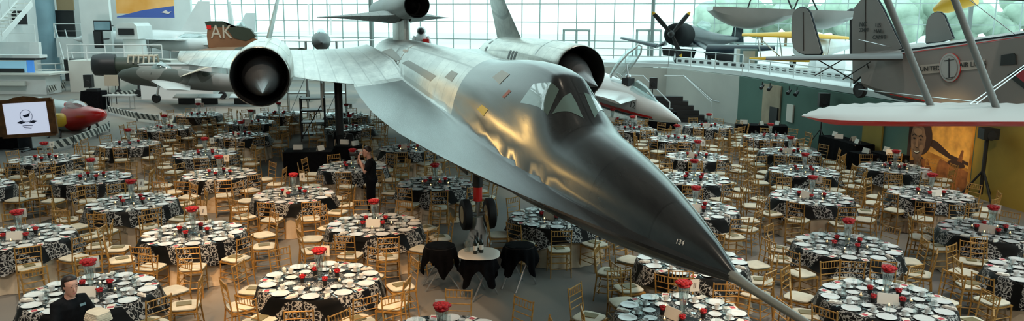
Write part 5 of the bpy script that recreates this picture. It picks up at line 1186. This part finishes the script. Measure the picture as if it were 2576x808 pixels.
# kiosk, wall screens, speakers
def box_thing(name, px, py_base, w, h, dpt, m, lab, cat, parts=()):
    q = onz(px, py_base); t = thing(name, q, lab, cat); MB().box((0, 0, h/2), (w, dpt, h), m).build('body', t, smooth=0); return t
c = at(318, 80, 52); t = thing('flight_simulator', (c.x, 52, 0), 'white simulator cabin with a dark screen below the orange banner', 'simulator')
kx = 52/1950; MB().rings([[(x*kx, y, z*kx+c.z) for x, z in ((-28, -18), (28, -18), (26, 14), (18, 22), (-18, 22), (-26, 14))] for y in (0, 2.2)], 'jetwhite').build('cabin', t, smooth=0); MB().box((0, -.05, c.z), (38*kx, .1, 16*kx), 'black').build('screen', t, smooth=0); MB().lathe([(.9, 0), (.7, c.z-.5)], 'whitepaint', 16, c=(0, 1, 0)).build('base', t)
for px, py, w_, h_, m, lab in ((257, 65, 38, 20, 'column', 'green-tinted monitor on the white wall left of simulator'), (247, 99, 17, 38, 'black', 'tall dark sign on the white wall below the monitor')):
    c = at(px, py, 52.5); t = thing('wall_monitor', c, lab, 'monitor'); MB().box((0, 0, 0), (w_*kx, .12, h_*kx), m).build('panel', t, smooth=0); MB().box((0, .06, 0), (w_*kx+.15, .08, h_*kx+.15), 'black').build('casing', t, smooth=0); tub(t, 'bracket', [(c+Vector((0, .1, 0)), c+Vector((0, 1.4, 0)))], .05, 'black')
c = at(300, 160, 50); t = thing('platform_deck', (c.x, 51, 0), 'white raised deck with railings behind the dark blunt-nosed aircraft', 'platform'); MB().box((0, 0, 1.0), (6, 3, 2.0), 'greywall').build('base', t, smooth=0)
hz = MB()
for k in range(6): hz.tube([(-3+k*1.2, -1.45, 2.0), (-3+k*1.2, -1.45, 3.0)], .03, 'whitepaint')
hz.tube([(-3, -1.45, 3), (3, -1.45, 3)], .035, 'whitepaint').tube([(-3, -1.45, 2.5), (3, -1.45, 2.5)], .03, 'whitepaint'); hz.build('railing', t)
def speaker(px, ytop, ybase, wpx, hpx, lab, tri=True, truss=False):
    q = onz(px, ybase); k = q.y/1950*1.0; zt = at(px, ytop, q.y).z; t = thing('loudspeaker_stand', q, lab, 'speaker'); w_, h_ = wpx*k, hpx*k
    s = MB(); s.rings([[(x*w_/2, y*w_*.45, z) for x, y in ((-1, -1), (1, -1), (.7, 1), (-.7, 1))] for z in (zt-h_, zt)], 'black'); sb = s.build('speaker_cabinet', t, smooth=0); MB().lathe([(w_*.32, 0), (w_*.28, .02)], 'rubber', 18, c=(0, -w_*.45, zt-h_*.62), ax=(0, -1, 0)).build('grille', sb)
    MB().tube([(0, 0, .25), (0, 0, zt-h_)], .025 if not truss else .05, 'black').build('pole', t)
    for a in (0, 2.1, 4.2): MB().tube([(0, 0, .9), (.55*math.cos(a+.5), .55*math.sin(a+.5), .02)], .018 if not truss else .03, 'black').build('leg', t)
    return t
speaker(1638, 195, 318, 20, 28, 'black loudspeaker on a stand by the white jet'); speaker(2060, 234, 386, 26, 34, 'black loudspeaker on a stand before the green wall'); speaker(230, 188, 262, 20, 32, 'black loudspeaker on a stand at the far left'); speaker(2464, 322, 512, 40, 28, 'black stage light on a tall crank stand by the ochre wall', truss=True)
q = onz(285, 262); t = thing('easel_sign', q, 'small beige sign board beside the far left loudspeaker', 'sign'); MB().box((0, 0, 1.3), (.75, .05, .6), 'sand').build('board', t, smooth=0); MB().tube([(-.2, 0, 0), (-.2, 0, 1.1)], .02, 'black').tube([(.2, 0, 0), (.2, 0, 1.1)], .02, 'black').build('leg_frame', t)
q = onz(305, 275); t = thing('side_table', q, 'small grey folding table beside the far left barricade', 'table'); MB().box((0, 0, .73), (1.5, .7, .05), 'silver').build('tabletop', t, smooth=0)
for x_ in (-.6, .6):
    for y_ in (-.25, .25): MB().tube([(x_, y_, 0), (x_, y_, .72)], .02, 'chrome').build('leg', t)
for (px, py, w_, d_, h_, lab) in ((240, 274, 1.1, .8, .95, 'black draped equipment table at the far left'), (1655, 328, 1.0, .6, .8, 'black draped box under the loudspeaker by white jet'), (1682, 326, .6, .6, .8, 'small black draped box at the white jet nose'), (18, 372, 1.2, .8, .9, 'black draped cabinet below the framed screen')):
    q = onz(px, py); t = thing('draped_box', q, lab, 'box'); b = MB(); n = 40; rs = []
    for z_ in (h_, h_*.6, h_*.3, .01):
        rs.append([((w_/2+.05*(h_-z_)*(1+math.sin(9*a)))*math.copysign(abs(math.cos(a))**.35, math.cos(a)), (d_/2+.05*(h_-z_)*(1+math.sin(9*a)))*math.copysign(abs(math.sin(a))**.35, math.sin(a)), z_) for a in [2*PI*k/n for k in range(n)]])
    b.rings(rs, 'blackcloth').build('drape', t, smooth=50); MB().box((0, 0, h_+.06), (w_*.5, d_*.5, .12), 'black').build('equipment_case', t, smooth=0)
# black stairs up to the gallery wall
q = Vector((8.0, 37.2, 0)); t = thing('black_staircase', onz(1760, 316), 'black stepped stairs with white handrails against the pale wall', 'stairs'); o = Vector(t.location)
sb = onz(1772, 305); 
for k in range(6): MB().box((-.12-k*.22, 1.2+k*.18, (.14+k*.2)/2), (1.7, .42, .14+k*.2), 'black', rz=-.2).build('tread', t, smooth=0)
for k in range(5): MB().box((-1.9-k*.10, 1.2+k*.2, .11+k*.2), (1.0, .26, .04), 'column', rz=-.2).build('tread', t, smooth=0)
for x_ in (-2.5, -1.2, .75): MB().tube([(x_, 1.0, 0), (x_, 1.0, .95), (x_-1.1, 2.2, 2.1), (x_-2.0, 2.3, 2.1)], .03, 'whitepaint').build('handrail', t)
for k, pxy in enumerate(((470, 262), (528, 262), (610, 262))):
    q = onz(*pxy); t = thing('info_panel', q, 'low pale information panel on floor, %s below the camouflaged jet' % ('first', 'second', 'third')[k], 'sign'); MB().box((0, 0, .45), (1.3, .5, .04), 'silver', rx=.35).build('panel', t, smooth=0); MB().box((0, 0, .2), (.9, .06, .4), 'black').build('stand', t, smooth=0)
# wall handrail
tub(thing('wall_handrail', Vector((9.3, 38.2, 1.6)), 'thin sloping handrail fixed to the pale wall', 'railing'), 'rail', [((8.75, 40.0, 2.0), (9.6, 37.2, .95), (9.9, 36.9, .9))], .02, 'chrome')
# ================================================================ PEOPLE
def hand(b, w, d, up_, side, m, curl=.5, s=1.):
    """palm + five fingers added to the body mesh: w wrist, d direction, up_ back-of-hand normal, side = thumb side vector"""
    w, d, up_, side = Vector(w), Vector(d).normalized(), Vector(up_).normalized(), Vector(side).normalized()
    b.tube([w-d*.02, w+d*.03, w+d*.085*s], [.026*s, .030*s, .030*s], m, 8); b.tube([w+d*.03+side*.018, w+d*.085*s+side*.022], [.02, .018], m, 8); b.tube([w+d*.03-side*.018, w+d*.085*s-side*.022], [.02, .018], m, 8)
    for k, ln in enumerate((.068, .078, .072, .056)):
        p = w+d*.085*s+side*(.030-.020*k); q = p+d*ln*.5*s-up_*curl*.012; r = q+d*ln*.38*s-up_*curl*.03; e = r+d*ln*.2*s-up_*curl*.03
        b.tube([p, q, r, e], [.0095, .009, .0085, .007], m, 6)
    p = w+d*.03+side*.03; b.tube([p, p+side*.028+d*.025, p+side*.035+d*.055-up_*.01], [.013, .011, .009], m, 6)
def head(b, c, f, m, s=1.):
    """head centred at c, facing f"""
    c, f = Vector(c), Vector(f).normalized(); sd = f.cross(Vector((0, 0, 1))).normalized(); u = sd.cross(f)
    def P(x, y, z): return c+f*x*s+sd*y*s+u*z*s
    rs = []
    for z, ax_, ay, ox in ((-.118, .022, .022, .05), (-.108, .048, .040, .038), (-.085, .068, .055, .024), (-.05, .082, .065, .012), (-.01, .090, .072, .004), (.03, .095, .076, 0), (.07, .088, .070, -.004), (.10, .062, .052, -.006), (.118, .02, .02, -.008)):
        rs.append([P(ox+ax_*math.cos(a), ay*math.sin(a), z) for a in [2*PI*k/20 for k in range(20)]])
    b.rings(rs, m)
    b.tube([P(.088, 0, .025), P(.102, 0, -.005), P(.112, 0, -.025), P(.095, 0, -.034)], [.008, .011, .014, .008], m, 8)
    for y in (-1, 1): b.ball(P(.0, y*.076, -.005), .020*s, m, 8, (.8, .5, 1.3)); b.ball(P(.082, y*.03, .032), .014*s, m, 8)
    b.ball(P(.088, 0, -.062), .015*s, m, 8, (1, 1, .6)); return P
def person(loc, rz, lab, J, F_, hairfn, s=1., apron=None):
    t = empty('person', loc, rz, label=lab, cat='person')
    b = MB(); sk = 'skin'
    def limb(pts, rr, m=sk, bb=None): (bb or b).tube(pts, rr, m, 10)
    # torso as rings from pelvis to shoulders
    pe, ch, nk, hd = [Vector(J[k]) for k in ('pelvis', 'chest', 'neck', 'head')]; sl = (Vector(J['shl'])-Vector(J['shr'])).normalized(); fw = Vector(F_).normalized()
    def trunk(bb, m, g=0., z0=0.):
        rs = []
        for q, wx_, wy in ((-.12, .165, .115), (0, .175, .12), (.3, .15, .105), (.6, .165, .115), (.85, .175, .115), (1.0, .15, .09), (1.1, .075, .065)):
            if q < z0: continue
            c = pe+(ch-pe)*q; rs.append([c+sl*(wx_+g)*math.cos(a)+fw*(wy+g)*math.sin(a) for a in [2*PI*k/20 for k in range(20)]])
        bb.rings(rs, m)
    trunk(b, sk); limb([ch, nk, hd-Vector((0, 0, .06))], [.07, .056, .058]); P = head(b, hd, J['face'], sk, s)
    for sd in 'lr':
        sh, el, wr = Vector(J['sh'+sd]), Vector(J['el'+sd]), Vector(J['wr'+sd]); limb([ch+(sh-ch)*.5, sh, (sh+el)/2, el, (el+wr)/2, wr], [.065, .060, .048, .040, .036, .026])
        hand(b, wr, J.get('hd'+sd, wr-el), J.get('hu'+sd, (0, 0, 1)), J.get('hs'+sd, fw), sk, J.get('curl', .8))
        hp, kn, an = Vector(J['hp'+sd]), Vector(J['kn'+sd]), Vector(J['an'+sd]); limb([pe, hp, (hp+kn)/2, kn, (kn+an)/2+Vector(fw)*-.02, an], [.1, .095, .08, .058, .055, .04]); 
    ob = b.build('body', t, smooth=80); rm = ob.modifiers.new('remesh', 'REMESH'); rm.mode = 'VOXEL'; rm.voxel_size = .0065; rm.use_smooth_shade = True; smm = ob.modifiers.new('smooth', 'SMOOTH'); smm.iterations = 3; smm.factor = .5
    def cloth(name, fn, m, vox=.011):
        bb = MB(); fn(bb); o = bb.build(name, t, smooth=80); r = o.modifiers.new('remesh', 'REMESH'); r.mode = 'VOXEL'; r.voxel_size = vox; r.use_smooth_shade = True; q = o.modifiers.new('smooth', 'SMOOTH'); q.iterations = 3; return o
    def shirt(bb):
        trunk(bb, 'shirt', .016, 0)
        for sd in 'lr': sh, el = Vector(J['sh'+sd]), Vector(J['el'+sd]); bb.tube([ch+(sh-ch)*.4, sh, (sh+el)/2, el+(sh-el)*J.get('sleeve', .15)], [.078, .074, .062, .060], 'shirt', 12)
        bb.tube([ch+Vector((0, 0, .02)), nk-Vector((0, 0, .05))], [.09, .075], 'shirt', 12)
    cloth('polo_shirt', shirt, 'shirt')
    def tr(bb):
        for sd in 'lr': hp, kn, an = Vector(J['hp'+sd]), Vector(J['kn'+sd]), Vector(J['an'+sd]); bb.tube([pe, hp, (hp+kn)/2, kn, an+Vector((0, 0, .03))], [.125, .118, .098, .078, .07], 'trouser', 12)
        bb.tube([pe+Vector((0, 0, .08)), pe-Vector((0, 0, .08))], [.15, .14], 'trouser', 14)
    cloth('trousers', tr, 'trouser')
    for sd in 'lr':
        an = Vector(J['an'+sd]); f = fw.xy.to_3d().normalized(); sh = MB(); sd2 = f.cross(Vector((0, 0, 1)))
        rs = [[an.xy.to_3d()+f*x+sd2*(w*math.cos(a))+Vector((0, 0, hh+hh*.98*math.sin(a))) for a in [2*PI*k/12 for k in range(12)]] for x, w, hh in ((-.09, .02, .02), (-.07, .04, .04), (0, .045, .05), (.1, .05, .032), (.17, .035, .022), (.185, .01, .012))]
        sh.rings(rs, 'rubber').build('shoe', t)
    hb = MB(); hairfn(hb, P); hh = hb.build('hair', t, smooth=80)
    ey = MB()
    for y in (-1, 1): ey.ball(P(.092, y*.03, .026), .008, 'hair', 8, (1, 1, .6)); 
    ey.build('eyes', t)
    for y in (-1, 1): MB().tube([P(.090, y*.045, .046), P(.097, y*.03, .052), P(.097, y*.016, .048)], .004, 'hair', 5).build('eyebrow', t)
    MB().tube([P(.093, -.022, -.060), P(.102, 0, -.058), P(.093, .022, -.060)], [.003, .006, .003], 'lips', 6).build('lips', t)
    return t, P
M['lips'] = mat('lips', (.45, .12, .11), .5)
# waitress beside the front left table: local +x = facing direction
def hair1(b, P):
    rs = []
    for z, ax_, ay, ox in ((-.075, .055, .070, -.045), (-.03, .075, .084, -.035), (.02, .088, .090, -.025), (.055, .078, .086, -.042), (.09, .078, .080, -.020), (.118, .06, .055, -.006), (.132, .015, .015, -.01)):
        rs.append([P(ox+ax_*math.cos(a), ay*math.sin(a), z) for a in [2*PI*k/20 for k in range(20)]])
    b.rings(rs, 'hair'); b.ball(P(-.105, 0, .03), .048, 'hair', 10, (1, 1, 1.2)); b.tube([P(-.11, 0, .03), P(-.145, -.02, -.04), P(-.13, -.03, -.12), P(-.10, -.03, -.19)], [.035, .048, .042, .012], 'hair', 8)
wl = at(170, 760, 8.95); wl.z = 0
J = dict(pelvis=(0, 0, .93), chest=(.04, 0, 1.33), neck=(.06, 0, 1.43), head=(.09, 0, 1.535), face=(.95, -.12, -.22), shl=(.03, .165, 1.315), shr=(.03, -.165, 1.315), ell=(.15, .23, 1.10), elr=(.10, -.235, 1.07), wrl=(.42, .13, 1.16), wrr=(.40, -.08, 1.14),
         hpl=(0, .09, .88), hpr=(0, -.09, .88), knl=(.05, .10, .49), knr=(.0, -.10, .49), anl=(.0, .11, .08), anr=(-.05, -.11, .08), hul=(0, 0, -1), hur=(0, 0, -1), hsl=(0, 1, 0), hsr=(0, -1, 0), sleeve=.12, curl=-.6)
t, P = person(wl, math.radians(-28), 'dark-haired person in black polo shirt carrying folded napkins beside the front left table', J, (1, 0, 0), hair1)
MB().box((0, 0, 0), (.012, .07, .028), 'column').build('shirt_emblem', t, Vector((.178, .075, 1.29)), 0, label='small pale chest emblem')
# folded cloths held on the hands
mw = Matrix.Translation(wl)@Matrix.Rotation(math.radians(-28), 4, 'Z'); st = MB()
for k in range(6): st.rings([[(.27/2*math.copysign(abs(math.cos(a))**.4, math.cos(a))*(1-.04*k), .24/2*math.copysign(abs(math.sin(a))**.4, math.sin(a))*(1-.03*k), z+.018*k+.006*math.sin(3*a+k)) for a in [2*PI*j/24 for j in range(24)]] for z in (.0, .016)], 'napk')
M['napk'] = mat('ivory_napkin', (.72, .64, .50), .8, var=.1, scale=8)
o = st.build('napkin_stack', loc=mw@Vector((.54, .02, 1.185)), smooth=50, label='stack of folded ivory napkins held by the person in black', cat='napkins', kind='thing'); o.rotation_euler = (0, .08, math.radians(-28))
# photographer: faces picture-left, camera raised
def hair2(b, P):
    rs = []
    for z, ax_, ay, ox in ((.0, .06, .082, -.04), (.05, .085, .084, -.02), (.085, .088, .076, -.006), (.115, .062, .056, -.006), (.13, .02, .02, -.008)): rs.append([P(ox+ax_*math.cos(a), ay*math.sin(a), z) for a in [2*PI*k/18 for k in range(18)]])
    b.rings(rs, 'hair')
pl = at(933, 450, 17.9); pl.z = 0
J = dict(pelvis=(0, 0, .98), chest=(.0, 0, 1.42), neck=(.03, 0, 1.53), head=(.07, 0, 1.655), face=(1, .0, -.08), shl=(.0, .19, 1.44), shr=(.0, -.19, 1.44), ell=(.14, .26, 1.20), elr=(.02, -.27, 1.17), wrl=(.26, .08, 1.50), wrr=(.28, -.12, 1.38),
         hpl=(0, .10, .93), hpr=(0, -.10, .93), knl=(.04, .12, .50), knr=(-.02, -.12, .50), anl=(.0, .13, .08), anr=(-.05, -.13, .08), hul=(1, 0, 0), hur=(1, 0, 0), hsl=(0, -1, .2), hsr=(0, 1, .2), hdl=(0, -.3, 1), hdr=(0.2, .5, .8), sleeve=.2, curl=.9)
t, P = person(pl, math.radians(180+12), 'photographer in dark clothes raising a black camera between the tables', J, (1, 0, 0), hair2, 1.03)
mw = Matrix.Translation(pl)@Matrix.Rotation(math.radians(192), 4, 'Z')
cm = empty('camera', mw@Vector((.30, -.01, 1.60)), math.radians(192), label='black camera held up by the photographer', cat='camera')
MB().box((0, 0, 0), (.08, .15, .10), 'black').box((-.0, 0, .065), (.06, .06, .04), 'black').build('camera_body', cm, smooth=0); MB().lathe([(.04, 0), (.042, .06), (.048, .14)], 'rubber', 16, c=(.03, 0, 0), ax=(1, 0, 0)).build('lens', cm)
# ================================================================ LIGHT, WORLD, CAMERA
w = bpy.data.worlds.new('sky'); SC.world = w; w.use_nodes = True; nt = w.node_tree; bg = nt.nodes['Background']
tc = N(nt, 'ShaderNodeTexCoord'); sx = N(nt, 'ShaderNodeSeparateXYZ'); nt.links.new(tc.outputs['Generated'], sx.inputs[0])
r = N(nt, 'ShaderNodeValToRGB'); r.color_ramp.elements[0].position = .0; r.color_ramp.elements[0].color = (.60, .94, .91, 1); r.color_ramp.elements[1].position = .5; r.color_ramp.elements[1].color = (.56, .88, .91, 1)
nt.links.new(sx.outputs[2], r.inputs[0]); no = N(nt, 'ShaderNodeTexNoise', Scale=3., Detail=4.); nt.links.new(tc.outputs['Generated'], no.inputs['Vector'])
mx = N(nt, 'ShaderNodeMix', data_type='RGBA'); nt.links.new(no.outputs[0], mx.inputs[0]); nt.links.new(r.outputs[0], mx.inputs[6]); mx.inputs[7].default_value = (.80, 1, .98, 1); nt.links.new(mx.outputs[2], bg.inputs[0]); bg.inputs[1].default_value = WORLD
def spot(name, loc, tgt, e, col, ang, blend=.6, size=.3):
    l = bpy.data.lights.new(name, 'SPOT'); l.energy = e; l.color = col; l.spot_size = math.radians(ang); l.spot_blend = blend; l.shadow_soft_size = size
    o = bpy.data.objects.new(name, l); COL.objects.link(o); o.location = loc; o.rotation_euler = (Vector(tgt)-Vector(loc)).to_track_quat('-Z', 'Y').to_euler(); return o
warm = (1, .55, .22)
for (px, py, e) in WARMSPOTS:
    c = onz(px, py, .5); spot('warm_spotlight', (c.x+.5, c.y-5.5, 9), c, e*.7, warm, 20)
for k, (x_, y_, e_) in enumerate(FILL_LAMPS): spot('overhead_fill', (x_, y_, 17.5), (x_, y_+1.5, 0), e_*.88, (1, .92, .80) if x_ > 2 else (1, .84, .64), 62, .9, .25)  # unseen overhead spots added to brighten the tables and floor
for (x_, y_) in ((-8, -6), (3, -8), (12, -4)): spot('frontal_fill', (x_, y_, 11), (x_*1.2+2, 24, 1), 2600, (1, .88, .74), 55, .9, .25)  # unseen fill behind the camera, added for surfaces that face it
spot('amber_streak_spot', (-30, 47, 9.5), (0, 11.5, 3.2), 3200, (1, .60, .17), 12, .5, .5); spot('amber_streak_spot', (-33, 36, 9), (1, 9.5, 3), 1600, (1, .60, .17), 12, .5, .4)  # unseen spots added to put the amber reflection streak on the jet
mp_ = at(2400, 370, 22); spot('mural_spotlight', (9.2, 17.5, 5.5), (12.3, 22.2, .9), 1100, (1, .66, .28), 26, .8, .2); spot('mural_spotlight', (10.5, 15.5, 4.5), (13.2, 19.0, 1.2), 260, (1, .75, .35), 40, .9, .2)
spot('banner_fill', (-16, 38, 14), (-23, 49, 7), 2600, (1, .93, .85), 45, .7, .3); spot('rear_floor_fill', (-14, 34, 18), (-15, 43, 0), 6500, (1, .93, .84), 60, .9, .4); spot('rear_floor_fill', (-24, 30, 18), (-24, 42, 1), 4500, (1, .95, .88), 60, .9, .4); spot('face_fill', (-1.5, 2, 8), (-5.2, 9, 1.2), 420, (1, .74, .55), 30, .8, .2)  # unseen spots added to brighten the banner, rear floor and waitress's face
cd = bpy.data.cameras.new('camera'); co = bpy.data.objects.new('view_camera', cd); COL.objects.link(co); cd.sensor_width = 36; cd.lens = 36*F/2576; cd.clip_end = 600; cd.clip_start = .1
mm = Matrix((RT, UP, -FW)).transposed().to_4x4(); mm.translation = CAM; co.matrix_world = mm; SC.camera = co
SC.view_settings.view_transform = 'Standard'; SC.view_settings.look = 'None'; SC.view_settings.gamma = 1; SC.view_settings.use_curve_mapping = False; SC.view_settings.exposure = EXPOSURE
SC.cycles.use_denoising = True; SC.cycles.max_bounces = 6; SC.cycles.transparent_max_bounces = 12; SC.cycles.diffuse_bounces = 3; SC.cycles.glossy_bounces = 3; SC.cycles.sample_clamp_indirect = 4; SC.cycles.caustics_reflective = False; SC.cycles.caustics_refractive = False
